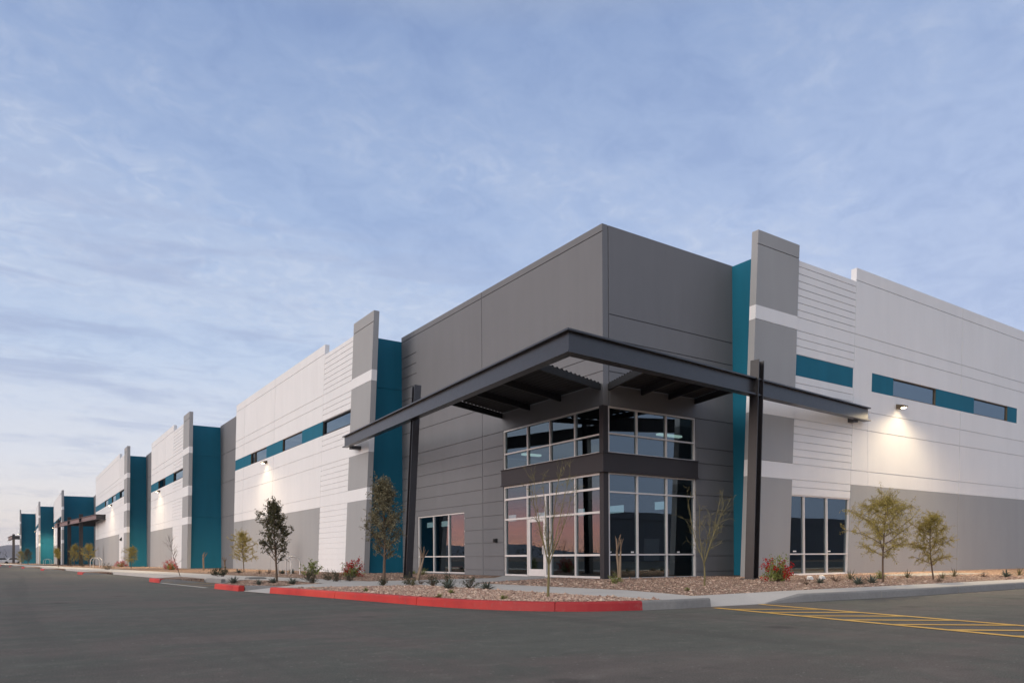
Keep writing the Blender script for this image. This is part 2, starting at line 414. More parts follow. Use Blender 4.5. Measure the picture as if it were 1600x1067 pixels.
def arc(cx, cy, r_, a0, a1, n): return [(cx + r_ * math.cos(R(a0 + (a1 - a0) * k / n)), cy + r_ * math.sin(R(a0 + (a1 - a0) * k / n))) for k in range(n + 1)]
corner = [(-10.78, .35), (-10.50, -1.8), (-10.15, -4.9), (-9.92, -6.9), (-9.66, -7.95), (-9.22, -8.8), (-8.6, -9.4), (-7.75, -9.75)]
def catmull(P_, n=5):
    out_ = []
    for i in range(len(P_) - 1):
        a, b_, c_, d_ = [Vector(P_[max(0, min(len(P_) - 1, j))]) for j in (i - 1, i, i + 1, i + 2)]
        for k in range(n):
            t = k / n; q = .5 * ((2 * b_) + (c_ - a) * t + (2 * a - 5 * b_ + 4 * c_ - d_) * t * t + (3 * b_ - a - 3 * c_ + d_) * t ** 3); out_.append((q.x, q.y))
    return out_ + [P_[-1]]
kerb('kerb', catmull(corner), .15, M['red'], joint=3.0)
kerb('kerb', [(-7.75, -9.75), (-7.1, -9.86), (-6.28, -9.88)], .15, M['kerb'], joint=9)
kerb('kerb', [(-4.95, -9.98), (-3.9, -10.08), (-2.1, -10.2), (0, -10.3), (6, -10.22), (20, -10.1), (45, -10.0)], .15, M['kerb'], hs=[.012, .15, .15, .15, .15, .15, .15], joint=3.0)
# pavements (4 cm slabs of walk set on the bed), top at .15
slab('pavement', [(-7.10, -.70), (-5.45, -.40), (-5.38, -4.6), (-5.34, -6.8), (-5.75, -8.4), (-6.18, -9.72), (-6.28, -9.80), (-7.20, -9.72)], -.05, .152, M['walk'])
slab('pavement', [(-6.28, -9.88), (-4.95, -9.98), (-4.55, -9.16), (-6.02, -9.22)], -.05, .15, M['walk'], [.008, .008, .15, .15])
slab('pavement', [(-4.95, -9.98), (-3.9, -9.93), (-2.1, -10.05), (0, -10.15), (6, -10.07), (20, -9.95), (45, -9.85), (45, -8.95), (6, -9.05), (0, -9.1), (-3.2, -9.06), (-4.55, -9.16)], -.05, .148, M['walk'],
     [.008, .146, .148, .148, .148, .148, .148, .148, .148, .148, .148, .148])
# walk from the entrance to the drive, dropping to the road
slab('pavement', [(-9.6, -.15), (-9.6, 1.75), (-7.0, 2.95), (-2.2, 3.25), (-.05, 5.9), (-.05, 2.4), (-2.4, 1.1), (-5.45, -.40), (-7.10, -.70)], -.05, .150, M['walk'])
slab('pavement', [(-10.80, .36), (-10.98, 2.02), (-9.6, 1.75), (-9.6, -.15)], -.05, .15, M['walk'], [.010, .010, .150, .150])

def edge(y): return -11.12 - .056 * (y - 2.0)          # drive-side line of the planters
noses = [(2.06, 4.30, 8.5), (11.35, 13.15, 15.2), (31.2, 33.35, 35.5), (53.6, 56.2, 58.5), (74.0, 77.5, 80), (96, 98.5, 101), (118, 121, 124), (140, 143, 146)]
ys = [2.1, 15, 31, 45, 60, 75, 95, 120, 150, 200]
walkL = [(edge(y) + 1.55, y) for y in ys[1:]]; walkR = [(edge(y) + 3.75, y) for y in ys[1:]]
slab('pavement', [(edge(8.5) + 2.1, 8.6)] + walkL + walkR[::-1] + [(-7.35, 8.2), (-7.0, 2.95), (-8.6, 2.2), (-8.5, 5.0)], -.05, .149, M['walk'])
# gravel beds
slab('gravel', [(-10.64, .34), (-10.36, -1.8), (-10.0, -4.9), (-9.78, -6.9), (-9.52, -7.9), (-9.1, -8.7), (-8.52, -9.26), (-7.72, -9.60), (-7.2, -9.70), (-7.10, -.70), (-9.6, -.15)], -.06, .138, M['gravel'])
slab('gravel', [(-5.45, -.40), (-2.4, 1.1), (-.05, 2.4), (-.05, -.05), (9, -.05), (9, 3), (45, 3), (45, -8.95), (6, -9.05), (0, -9.1), (-3.2, -9.06), (-4.55, -9.16), (-6.02, -9.22), (-5.75, -8.4), (-5.34, -6.8), (-5.38, -4.6)], -.06, .136, M['gravel'])
bed = [(-7.0, 2.95), (-7.35, 8.2)] + walkR
slab('gravel', [(-.05, 5.9), (-2.2, 3.25)] + bed + [(0, 200)], -.06, .137, M['gravel'])
slab('gravel', [(-9.6, 1.75), (-10.83, 2.02), (edge(4.3) + .15, 4.3), (-9.85, 7.6), (edge(8.5) + 2.1, 8.6), (-8.5, 5.0), (-8.6, 2.2), (-7.0, 2.95), (-7.01, 2.94)], -.06, .135, M['gravel'])
for i, (a, b_, c_) in enumerate(noses):
    na, nb = (edge(a), a), (edge(b_), b_)
    kerb('kerb', [nb, na], .15, M['red'], joint=1.2 if i == 0 else 9)
    if i:
        back = edge(b_) + 1.6
        slab('gravel', [(edge(a) + .14, a), (edge(b_) + .14, b_), (back, c_), (back, a - .2)], -.06, .134, M['gravel'])
        kerb('kerb', [(edge(b_) - 0.0, b_ + .02), (back, c_)][::-1], .14, M['kerb'])
        kerb('kerb', [na, (back, a - .2)], .14, M['kerb'])
    else:
        kerb('kerb', [(-10.95, 2.02), (-9.75, 1.76), (-8.6, 2.16)], .15, M['kerb'], hs=[.15, .12, .01])
        kerb('kerb', [(-8.95, 9.2), (-9.85, 7.6), nb], .14, M['kerb'])
for i in range(len(noses) - 1):
    y0 = max(noses[i][2], 9.2); y1 = noses[i + 1][0] - .2
    if i < 5: kerb('kerb', [(edge(y1) + 1.55, y1), (edge(y0) + 1.55, y0)], .15, M['kerb'], joint=6)

# painted lines
def line(mb, a, b, wd, z=.005):
    a = Vector((a[0], a[1], z)); b = Vector((b[0], b[1], z)); d = (b - a).normalized(); nrm = Vector((-d.y, d.x, 0)) * wd * .5
    mb.poly([a - nrm, b - nrm, b + nrm, a + nrm])
h = MB()
A0, A1 = Vector((-6.45, -10.12)), Vector((-7.62, -15.9))
B0, B1 = Vector((-5.15, -10.02)), Vector((-6.36, -15.9))
line(h, A0, A1, .13); line(h, B0, B1, .13, .0052)
for k in range(7):
    t0 = .065 + k * .128
    a = A0.lerp(A1, t0); b = B0.lerp(B1, t0 + .17)
    line(h, a, b, .13, .0056)
struct(h.build('road_marking', M['yellow']))
h = MB()
for y in (4.6, 6.9, 9.1, 11.2): line(h, (edge(y) + .05, y), (edge(y) + 1.5, y + .5), .1)
struct(h.build('road_marking', M['yellow']))
h = MB(); line(h, (edge(5.2) + .02, 5.2), (edge(11.2) + .02, 11.2), .12); struct(h.build('road_marking', M['whiteline']))

# ------------------------------------------------------------------ warehouse
WH = thing('warehouse', 'long low warehouse with white, gray and teal wall panels and a dark glazed corner entrance', 'warehouse')
Z0 = -.05
class Sec:
    """one stretch of facade; u runs along it, d is depth out of the plane, k leans the panel edges"""
    def __init__(s, axis, plane, k=0.0): s.axis = axis; s.plane = plane; s.k = k; s.mb = {}; s.zone = ('wall_panel', 0); s.n = 0
    def P(s, u, z, d): return (s.plane - d, u, z) if s.axis == 'L' else (u, s.plane - d, z)
    def at(s, name, i=None):                       # start a new panel part
        if i is None: s.n += 1; i = s.n
        s.zone = (name, i)
    def prism(s, mt, u0, u1, z0, z1, d0, d1, k=None, g=(0, 0, 0, 0)):
        k = s.k if k is None else k
        mb = s.mb.setdefault((s.zone, mt), MB())
        a, b = z0 + g[2], z1 - g[3]
        c = [(u0 + k * a + g[0], a), (u1 + k * a - g[1], a), (u1 + k * b - g[1], b), (u0 + k * b + g[0], b)]
        mb.hexa([s.P(u, z, d0) for u, z in c], [s.P(u, z, d1) for u, z in c])
    def cell(s, mt, u0, u1, z0, z1, g=(0, 0, 0, 0), d=0.0, back=.24):
        s.prism(mt, u0, u1, z0, z1, -back, d - .032); s.prism(mt, u0, u1, z0, z1, d - .032, d, g=g)
    def done(s, parent):
        for (zn, mt), mb in s.mb.items(): mb.build(zn[0], M[mt], parent)
        s.mb = {}
J = .016
def stack(sec, mt, u0, u1, zs, gl=0, gr=0, d=0.0):
    for a, b in zip(zs[:-1], zs[1:]): sec.cell(mt, u0, u1, a, b, (gl, gr, J if a > 0.2 else 0, J if b < 11.7 else 0), d)

def window(sec, u0, u1, z0, z1, mull=(), trans=(), dglass=-.10, fw_=.05, fm='alu', k=None, top=True):
    """storefront window: frame as a part, each window's panes one sub-part"""
    k = sec.k if k is None else k
    fr = MB(); pn = MB()
    def bar(ua, ub, za, zb, d0=-.15, d1=-.03, kk=k):
        c = [(ua + kk * za, za), (ub + kk * za, za), (ub + kk * zb, zb), (ua + kk * zb, zb)]
        fr.hexa([sec.P(u, z, d0) for u, z in c], [sec.P(u, z, d1) for u, z in c])
    bar(u0, u0 + fw_, z0, z1); bar(u1 - fw_, u1, z0, z1); bar(u0 + fw_, u1 - fw_, z0, z0 + fw_, -.15, -.032); bar(u0 + fw_, u1 - fw_, z1 - fw_, z1, -.15, -.032)
    for m_ in mull: bar(m_ - fw_ / 2, m_ + fw_ / 2, z0 + fw_, z1 - fw_, -.15, -.034, 0.0)
    us = [u0 + fw_] + [x for m_ in mull for x in (m_ - fw_ / 2, m_ + fw_ / 2)] + [u1 - fw_]
    for z in trans:
        for q in range(0, len(us), 2):
            kk = k if (q == 0 or q == len(us) - 2) else 0
            bar(us[q] - (.0 if q == 0 else 0), us[q + 1], z - fw_ / 2, z + fw_ / 2, -.148, -.037, kk)
    c = [(u0 + k * z0 + .01, z0 + .01), (u1 + k * z0 - .01, z0 + .01), (u1 + k * z1 - .01, z1 - .01), (u0 + k * z1 + .01, z1 - .01)]
    q_ = [sec.P(u, z, dglass) for u, z in c]; pn.poly(q_[::-1] if sec.axis == 'L' else q_)   # face outwards
    f = fr.build('window', M[fm], WH); f2 = pn.build('pane', M['glass_high' if z0 > 7 else 'glass'], f)
    return f

TOP, Z = 12.4, [0, 3.67, 4.25, 5.92, 6.68, 7.55, 8.32, 9.22, 9.72, 11.9, 12.4]
def steps(a, b, n): return [a + (b - a) * i / n for i in range(n + 1)]
GR = {'low': steps(Z0, 3.67, 13), 'c': steps(4.25, 5.92, 6), 'd': [6.68, 6.98, 7.26, 7.55], 'e': [8.32, 8.64, 8.93, 9.22], 'f': [9.72] + steps(9.99, 11.62, 6) + [11.84]}
def wing(sec, u0, u1):
    for mt, zs in (('lgray', [Z0, 3.67]), ('white', [3.67, 4.25]), ('lgray', [4.25, 5.92]), ('white', [5.92, 6.68]), ('lgray', [6.68, 9.22]), ('white', [9.22, 9.72]), ('lgray', [9.72, 11.9, 12.4])):
        sec.at('wing_panel')
        for a, b in zip(zs[:-1], zs[1:]):
            sec.cell(mt, u0, u1, a, b, (0, 0, J if (a in (11.9, 9.22, 4.25)) else 0, J if b in (11.9,) else 0), d=.03)
def groove(sec, u0, u1, band, wide_window=None):
    e = .0; sec.at('grooved_panel'); lowz = sec.zone
    low = GR['low']
    if wide_window:                        # tall window in the lower part
        for a, b in ((3.12, 3.40), (3.40, 3.67)): sec.cell('white', u0, u1, a, b, (e, J, J if a > 3.2 else 0, J))
        sec.at('window_plinth'); sec.cell('white', u0, u1, Z0, .15); sec.zone = lowz
        window(sec, u0 + .02, u1, .15, 3.12, mull=wide_window, trans=(.92,))
    else: stack(sec, 'white', u0, u1, low, e, J)
    sec.cell('white', u0, u1, 3.67, 4.25, (0, J, J, J)); stack(sec, 'white', u0, u1, GR['c'], e, J)
    sec.cell('white', u0, u1, 5.92, 6.68, (0, J, J, J)); stack(sec, 'white', u0, u1, GR['d'], e, J)
    if band == 'teal':
        sec.cell('white', u1 - .04, u1, 7.55, 8.32); sec.cell('white', u0, u0 + .05, 7.55, 8.32)
        keep = sec.zone; sec.at('band_panel'); sec.cell('teal', u0 + .05, u1 - .04, 7.55, 8.32, d=-.012); sec.zone = keep
    else: window(sec, u0, u1, 7.55, 8.32, fm='black', fw_=.06, dglass=-.13)
    sec.at('grooved_panel'); stack(sec, 'white', u0, u1, GR['e'], e, J); sec.cell('white', u0, u1, 9.22, 9.72, (0, J, J, J)); stack(sec, 'white', u0, u1, GR['f'], e, J)
def white_run(sec, u0, u1, band, seams=(), low='lgray', kend=None):
    """plain painted panels; seams = vertical joints; band = list of (end_u, kind)"""
    sec.at('base_panel'); zb = sec.zone; sec.at('wall_panel'); zl = sec.zone; sec.at('wall_panel'); zu = sec.zone
    edges = [u0] + [s_ for s_ in seams if u0 < s_ < u1] + [u1]
    zz = [Z0, 3.67, 4.25, 5.92, 6.68, 7.55]
    for a, b in zip(edges[:-1], edges[1:]):
        gl, gr = (J if a != u0 else 0), (J if b != u1 else 0)
        sec.zone = zb; sec.cell(low, a, b, Z0, 3.67, (gl, gr, 0, 0))
        for z0, z1, j0, j1 in ((3.67, 4.25, .008, J), (4.25, 5.92, J, J), (5.92, 6.68, J, J), (6.68, 7.55, J, 0), (8.32, 9.22, 0, J), (9.22, 9.72, J, J), (9.72, 11.9, J, J), (11.9, 12.4, J, 0)):
            sec.zone = zl if z1 < 8 else zu; sec.cell('white', a, b, z0, z1, (gl, gr, j0, j1))
    a = u0
    for b, kind in band:
        if kind == 'teal': sec.at('band_panel'); sec.cell('teal', a, b, 7.55, 8.32, d=-.012)
        elif kind == 'white': sec.zone = zl; sec.cell('white', a, b, 7.55, 8.32)
        else: window(sec, a, b, 7.55, 8.32, fm='bronze', fw_=.04, dglass=-.09, mull=((a + b) / 2,) if kind == 'pair' else ())
        a = b

def wall_lamp(sec, u, z, power, big):
    f = MB()
    f.hexa([sec.P(u - .14, z - .02, .02), sec.P(u + .14, z - .02, .02), sec.P(u + .14, z + .18, .02), sec.P(u - .14, z + .18, .02)],
           [sec.P(u - .14, z + .02, .36), sec.P(u + .14, z + .02, .36), sec.P(u + .14, z + .09, .36), sec.P(u - .14, z + .09, .36)])
    f.hexa([sec.P(u - .05, z + .0, -.0), sec.P(u + .05, z + .0, -.0), sec.P(u + .05, z + .1, -.0), sec.P(u - .05, z + .1, -.0)],
           [sec.P(u - .05, z + .0, .05), sec.P(u + .05, z + .0, .05), sec.P(u + .05, z + .1, .05), sec.P(u - .05, z + .1, .05)])
    o = f.build('wall_lamp', M['bronze'], WH)
    l = MB(); l.poly([sec.P(u - .11, z - .018, .20), sec.P(u + .11, z - .018, .20), sec.P(u + .11, z + .012, .34), sec.P(u - .11, z + .012, .34)])
    l.build('lens', M['lamp'], o)
    L = bpy.data.lights.new('wall_lamp_light', 'SPOT'); L.energy = power; L.color = (1, .79, .50); L.spot_size = R(164); L.spot_blend = .8; L.shadow_soft_size = .07
    L.use_nodes = True; lt_ = NT(L.node_tree); em_ = next(n for n in lt_.n if n.type == 'EMISSION')
    fo_ = lt_.new('ShaderNodeLightFalloff'); fo_.inputs['Strength'].default_value = 1.0; fo_.inputs['Smooth'].default_value = 5.0
    lt_.l.new(fo_.outputs['Linear'], em_.inputs['Strength'])
    lo_ = bpy.data.objects.new('wall_lamp_light', L); COL.objects.link(lo_); lo_.location = sec.P(u, z - .06, .34)
    tgt = Vector(sec.P(u, 0, .9)); dv = (tgt - Vector(lo_.location)).normalized()
    lo_.rotation_euler = (-dv).to_track_quat('Z', 'Y').to_euler(); lo_.parent = o

KL = -.115
# --- right facade (faces south)
sr = Sec('R', -1.7, .062)
wing(sr, 5.02, 7.42); groove(sr, 7.42, 11.25, 'teal', wide_window=(8.47, 9.93))
white_run(sr, 11.25, 26.0, [(12.55, 'white'), (14.2, 'teal'), (17.8, 'win'), (21.37, 'teal'), (24.97, 'win'), (26.0, 'teal')], seams=(20.05,))
white_run(sr, 26.0, 70.0, [(70.0, 'white')], seams=(33.0, 41.0, 49.0, 57.0))
sr.at('joint_cover'); sr.prism('white', 12.72, 12.755, 3.7, 6.66, -.02, .004, k=0)     # slim panel joint cover under the lamp
sr.done(WH)
# --- left facade sections (face west), stepping out one after another
def left_section(X, w0, w1, g1, e1, gray_to, band, seams, lamp_u, lampP, teal_step=None, gray_top=11.72):
    s_ = Sec('L', X, KL)
    wing(s_, w0, w1); groove(s_, w1, g1, 'win'); white_run(s_, g1, e1, band, seams)
    s_.k = 0
    if gray_to:
        s_.plane = X + .06; s_.at('wall_panel')
        for a, b in ((Z0, 4.25), (4.25, 7.0), (7.0, 9.3), (9.3, gray_top)): s_.cell('dgray', e1 - 1.6, gray_to, a, b, (0, 0, J if a > 0 else 0, J if b < 11 else 0), d=-.05)
    s_.plane = X; s_.done(WH)
    if lamp_u: wall_lamp(s_, lamp_u, 7.2, lampP, True)
def teal_return(y, x0, x1):
    mb = MB(); zs = [Z0, 4.25, 9.2, 11.62]
    for a, b in zip(zs[:-1], zs[1:]):
        mb.box((x1, y + .03, a), (x0, y + .22, b)); mb.box((x1, y, a + (.012 if a > 0 else 0)), (x0, y + .03, b - (.012 if b < 11 else 0)))
    mb.build('wall_panel', M['teal'], WH)
left_section(-2.1, 15.0, 17.45, 21.55, 40.55, 44.85,
             [(21.75, 'white')][:0] + [(25.0, 'teal'), (28.75, 'win'), (32.3, 'teal'), (36.2, 'pair'), (40.55, 'teal')], (30.6, 38.1), 31.25, 480)
teal_return(15.1, .03, -1.90); teal_return(44.83, -1.90, -4.40)
left_section(-4.6, 44.7, 47.1, 51.6, 63.9, 66.95, [(55.6, 'teal'), (59.6, 'win'), (63.9, 'teal')], (55.9,), 57.6, 480)
teal_return(66.93, -4.4, -6.2)
left_section(-6.4, 66.7, 69.1, 73.4, 101.3, None, [(77, 'teal'), (81, 'win'), (85, 'teal'), (89, 'win'), (101.3, 'teal')], (80, 92), 79.8, 480)
sb = Sec('L', -4.6, 0)
for a, b in ((Z0, 4.25), (4.25, 7.0), (7.0, 11.72)): sb.cell('dgray', 99.5, 126.0, a, b, (0, 0, J, J))
sb.done(WH)
teal_return(125.9, -4.6, -9.12)
left_section(-9.3, 125.0, 127.4, 131, 156.1, 156.1, [(135, 'teal'), (139, 'win'), (143, 'teal'), (147, 'win'), (156.1, 'teal')], (143,), 152.5, 480)
teal_return(156.2, -9.2, -11.6)
left_section(-11.8, 155.0, 157.4, 161.5, 178.0, 185.0, [(166, 'teal'), (170, 'win'), (178, 'teal')], (170,), 174.5, 480)
teal_return(185.0, -11.7, -14.5)
left_section(-14.7, 184.8, 187.2, 191, 200, None, [(200, 'teal')], (), 196.5, 480)
wall_lamp(sr, 15.0, 7.06, 820, True)

# --- gray corner volume
sl_ = Sec('L', 0.0, 0)
zj = [.35, .9, 1.45, 2.0, 2.55, 3.1, 3.66, 4.2, 4.75, 5.3, 5.85, 6.98]
def gz(a, b): return [a] + [z for z in zj if a + .05 < z < b - .05] + [b]
def gstack(sec, u0, u1, a, b, gl=0, gr=0, zs=None):
    zs = zs or gz(a, b)
    for p, q in zip(zs[:-1], zs[1:]): sec.cell('dgray', u0, u1, p, q, (gl, gr, J if p > Z0 else 0, J if q < 11.7 else 0))
gstack(sl_, 5.98, 7.53, Z0, 6.98, 0, J)                       # between entrance and seam
gstack(sl_, 7.53, 9.05, Z0, 6.98, J, 0); gstack(sl_, 9.05, 13.45, 2.82, 6.98); sl_.at('window_plinth'); sl_.cell('dgray', 9.05, 13.45, Z0, .18); sl_.zone = ('wall_panel', 0)
gstack(sl_, 13.45, 15.12, Z0, 6.98)
gstack(sl_, 0.0, 5.98, 5.86, 6.98, 0, 0)
sl_.cell('dgray', 0, 7.53, 6.98, 7.53, (0, J, J, J)); sl_.cell('dgray', 7.53, 13.48, 6.98, 7.53, (J, 0, J, 0)); sl_.cell('dgray', 13.48, 15.12, 6.98, 7.53, (0, 0, J, J))
sl_.cell('dgray', 0, 7.53, 7.53, 11.58, (0, J, J, J)); sl_.cell('dgray', 7.53, 13.48, 7.53, 11.58, (J, 0, 0, J))
gstack(sl_, 13.48, 15.12, 7.53, 11.58, 0, 0, [7.53, 8.1, 8.65, 9.2, 9.75, 10.25, 10.75, 11.58])
sl_.cell('dgray', 0, 7.53, 11.58, 11.83, (0, J, J, 0)); sl_.cell('dgray', 7.53, 15.12, 11.58, 11.83, (J, 0, J, 0))
sl_.done(WH)
sq = Sec('R', 0.0, 0)
zr = [.3, .87, 1.43, 2.0, 2.53, 3.08, 3.66, 4.24, 4.8]
gstack(sq, 4.42, 6.55, Z0, 5.86, 0, 0, [Z0] + zr + [5.86])
gstack(sq, .26, 6.55, 5.86, 11.83, J, 0, [5.86, 7.0, 8.06, 8.9, 11.83])
sq.done(WH)
# teal return on the right
mb = MB(); mb.box((6.48, -1.5, Z0), (6.70, -.005, 11.80)); mb.build('wall_panel', M['teal'], WH)
# corner post and the brown-gray beam between the two glass levels
mb = MB(); mb.box((.012, .012, Z0), (.22, .22, 3.67)); mb.box((.012, .012, 4.28), (.22, .22, 5.86)); mb.build('corner_post', M['trim'], WH)
mb = MB()
mb.box((-.09, -.09, 3.69), (.10, 5.99, 4.27)); mb.box((.10, -.09, 3.69), (4.44, .10, 4.27))
mb.box((-.13, -.13, 3.655), (.10, 5.99, 3.69)); mb.box((.10, -.13, 3.655), (4.44, .10, 3.69))
mb.box((-.13, -.13, 4.27), (.10, 5.99, 4.30)); mb.box((.10, -.13, 4.27), (4.44, .10, 4.30))
mb.build('spandrel_beam', M['trim'], WH)
window(sl_, .06, 5.98, 4.30, 5.86, mull=(1.55, 2.97, 4.38), trans=(4.93,))
window(sl_, .06, 4.32, .12, 3.655, mull=(1.55, 3.02), trans=(3.13, 2.33), dglass=-.10) if False else None
# lower storefront with the door bay
fr = MB(); pn = MB()
def lb(ua, ub, za, zb, d1=-.03, d0=-.15): fr.hexa([sl_.P(ua, za, d0), sl_.P(ub, za, d0), sl_.P(ub, zb, d0), sl_.P(ua, zb, d0)], [sl_.P(ua, za, d1), sl_.P(ub, za, d1), sl_.P(ub, zb, d1), sl_.P(ua, zb, d1)])
f_ = .05
for u in (.06, 1.52, 2.96, 4.38, 5.91): lb(u, u + f_, .14, 3.655) if u != 2.96 else lb(u, u + f_, .14, 3.655)
lb(3.22, 3.29, .14, 3.13)
segs = [(.13, 1.52), (1.59, 2.96), (3.03, 4.38), (4.45, 5.91)]
for a, b in segs:
    lb(a, b, 3.585, 3.655, -.033); lb(a, b, 3.10, 3.17, -.036)
    for p, q in ([(a, b)] if a != 3.03 else [(3.03, 3.22)]):
        lb(p, q, 2.31, 2.38, -.036); lb(p, q, .89, .96, -.036); lb(p, q, .14, .21, -.033)
lb(3.29, 4.38, 2.31, 2.38, -.036)
pn.poly([sl_.P(.07, .15, -.10), sl_.P(3.25, .15, -.10), sl_.P(3.25, 2.35, -.10), sl_.P(.07, 2.35, -.10)][::-1])
pn.poly([sl_.P(4.41, .15, -.10), sl_.P(5.96, .15, -.10), sl_.P(5.96, 2.35, -.10), sl_.P(4.41, 2.35, -.10)][::-1])
pn.poly([sl_.P(.07, 2.35, -.10), sl_.P(5.96, 2.35, -.10), sl_.P(5.96, 3.64, -.10), sl_.P(.07, 3.64, -.10)][::-1])
o = fr.build('window', M['alu'], WH); pn.build('pane', M['glass'], o)
st_ = MB()
for p, q, za, zb, sec_ in ((1.25, 1.55, 2.62, 2.9, None),): pass
# door leaf
dr = MB()
def db(ua, ub, za, zb): dr.hexa([sl_.P(ua, za, -.13), sl_.P(ub, za, -.13), sl_.P(ub, zb, -.13), sl_.P(ua, zb, -.13)], [sl_.P(ua, za, -.045), sl_.P(ub, za, -.045), sl_.P(ub, zb, -.045), sl_.P(ua, zb, -.045)])
db(3.30, 3.41, .16, 2.30); db(4.26, 4.37, .16, 2.30); db(3.41, 4.26, 2.18, 2.30); db(3.41, 4.26, .16, .42)
d_ = dr.build('door', M['alu'], WH)
mb = MB(); mb.poly([sl_.P(3.40, .41, -.09), sl_.P(4.27, .41, -.09), sl_.P(4.27, 2.19, -.09), sl_.P(3.40, 2.19, -.09)][::-1]); mb.build('pane', M['glass'], d_)
mb = MB(); mb.tube([sl_.P(3.36, .98, -.04), sl_.P(3.36, .98, .03), sl_.P(3.36, 1.28, .03), sl_.P(3.36, 1.28, -.04)], .016, 8); mb.build('handle', M['alu'], d_)
window(sl_, 9.05, 13.45, .18, 2.82, mull=(10.5, 11.93), trans=(.92,))
window(sq, .24, 4.42, 4.30, 5.86, mull=(1.56, 2.97), trans=(4.96,))
window(sq, .24, 4.42, .10, 3.655, mull=(1.57, 2.98), trans=(3.02, .93))
# small camera box by the door, door and lamp of the third section
mb = MB(); mb.box((-.13, 6.42, 1.46), (0, 6.56, 1.62)); mb.box((-.16, 6.46, 1.50), (-.13, 6.53, 1.58)); mb.build('security_camera', M['black'], WH)
s3 = Sec('L', -6.4, 0)
mb = MB(); mb.hexa([s3.P(70.2, .1, .0), s3.P(71.2, .1, .0), s3.P(71.2, 2.3, .0), s3.P(70.2, 2.3, .0)], [s3.P(70.2, .1, .07), s3.P(71.2, .1, .07), s3.P(71.2, 2.3, .07), s3.P(70.2, 2.3, .07)])
d3 = mb.build('door', M['white'], WH); mb = MB(); mb.tube([s3.P(70.3, 1.1, .07), s3.P(70.3, 1.1, .13), s3.P(70.45, 1.1, .13)], .02, 6); mb.build('handle', M['black'], d3)
mb = MB(); mb.hexa([s3.P(70.5, 2.9, .0), s3.P(70.9, 2.9, .0), s3.P(70.9, 3.3, .0), s3.P(70.5, 3.3, .0)], [s3.P(70.55, 2.9, .2), s3.P(70.85, 2.9, .2), s3.P(70.85, 3.1, .2), s3.P(70.55, 3.1, .2)]); mb.build('unlit_lamp', M['black'], WH)
# roof decks, inner floor and the far inner wall with its high windows
mb = MB()
mb.box((.26, .26, 11.1), (70, 15.3, 11.35)); mb.box((6.8, -1.42, 11.1), (70, .24, 11.36)); mb.box((-1.84, 15.4, 11.1), (70, 44.8, 11.34))
mb.box((-4.3, 45.2, 11.1), (70, 66.9, 11.33)); mb.box((-6.1, 67.3, 11.1), (70, 99.4, 11.32)); mb.box((-4.3, 99.5, 11.1), (70, 126, 11.31)); mb.box((-9.0, 126.2, 11.1), (70, 156, 11.30))
mb.box((-11.5, 156.5, 11.1), (70, 200, 11.29)); mb.build('roof', M['lgray'], WH)
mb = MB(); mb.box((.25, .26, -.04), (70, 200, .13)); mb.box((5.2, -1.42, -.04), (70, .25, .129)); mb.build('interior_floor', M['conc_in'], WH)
mb = MB(); holes = [(64.6, 67.6), (74.6, 78.6), (85, 88), (97, 100), (107, 110.5), (135, 139.5), (143, 147)]
mb.box((70, -1.4, -.05), (70.3, 200, 8.4)); mb.box((70, -1.4, 9.7), (70.3, 200, 11.36)); y = -1.4
for a, b in holes + [(200, 200)]:
    mb.box((70, y, 8.4), (70.3, a, 9.7)); y = b
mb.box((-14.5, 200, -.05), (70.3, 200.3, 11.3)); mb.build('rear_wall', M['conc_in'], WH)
for (x, y_, z, L) in ((6.1, 2.9, 5.75, 1.3), (2.0, 6.84, 5.13, .9)):
    mb = MB(); mb.box((x - L / 2, y_ - .1, z), (x + L / 2, y_ + .1, z + .08)); mb.build('ceiling_light', M['tube'], WH)

mb = MB(); mb.tube([(.98, 5.1, 3.95), (.98, 5.1, 4.08)], [.20, .20], 14); mb.build('ceiling_light', M['disc'], WH)
# small paper labels on the lower panes
def sticker(sec, u, z, wd, hh=.05):
    mb = MB(); mb.hexa([sec.P(u - wd / 2, z, -.098), sec.P(u + wd / 2, z, -.098), sec.P(u + wd / 2, z + hh, -.098), sec.P(u - wd / 2, z + hh, -.098)],
                       [sec.P(u - wd / 2, z, -.094), sec.P(u + wd / 2, z, -.094), sec.P(u + wd / 2, z + hh, -.094), sec.P(u - wd / 2, z + hh, -.094)]); mb.build('sticker', M['whiteplastic'], WH)
for u in (.34, 1.36, 3.60): sticker(sq, u, .99, .13)
for u in (7.95, 10.12): sticker(sr, u, 1.0, .2)
# ------------------------------------------------------------------ steel canopies
def ibeam_V(pts, depth, fwid, parent, name='beam', tf=.045, tw=.03):
    """I-section with mitred corners along a list of axis points"""
    P = [Vector(p) for p in pts]; n = len(P)
    nr = []
    for i in range(n):
        ds = []
        if i > 0: ds.append((P[i] - P[i - 1]).to_2d().normalized())
        if i < n - 1: ds.append((P[i + 1] - P[i]).to_2d().normalized())
        ns = [Vector((-d.y, d.x)) for d in ds]
        m_ = sum(ns, Vector((0, 0))).normalized(); m_ = m_ / m_.dot(ns[0]); nr.append(Vector((m_.x, m_.y, 0)))
    mb = MB()
    def strip(o0, o1, z0, z1):
        for i in range(n - 1):
            def q(k): return [P[k] + nr[k] * o0 + Vector((0, 0, z0)), P[k] + nr[k] * o1 + Vector((0, 0, z0)), P[k] + nr[k] * o1 + Vector((0, 0, z1)), P[k] + nr[k] * o0 + Vector((0, 0, z1))]
            mb.hexa(q(i), q(i + 1))
    hh = depth / 2
    strip(-fwid / 2, fwid / 2, hh - tf, hh); strip(-fwid / 2, fwid / 2, -hh, -hh + tf); strip(-tw / 2, tw / 2, -hh + tf, hh - tf)
    return mb.build(name, M['steel'], parent)
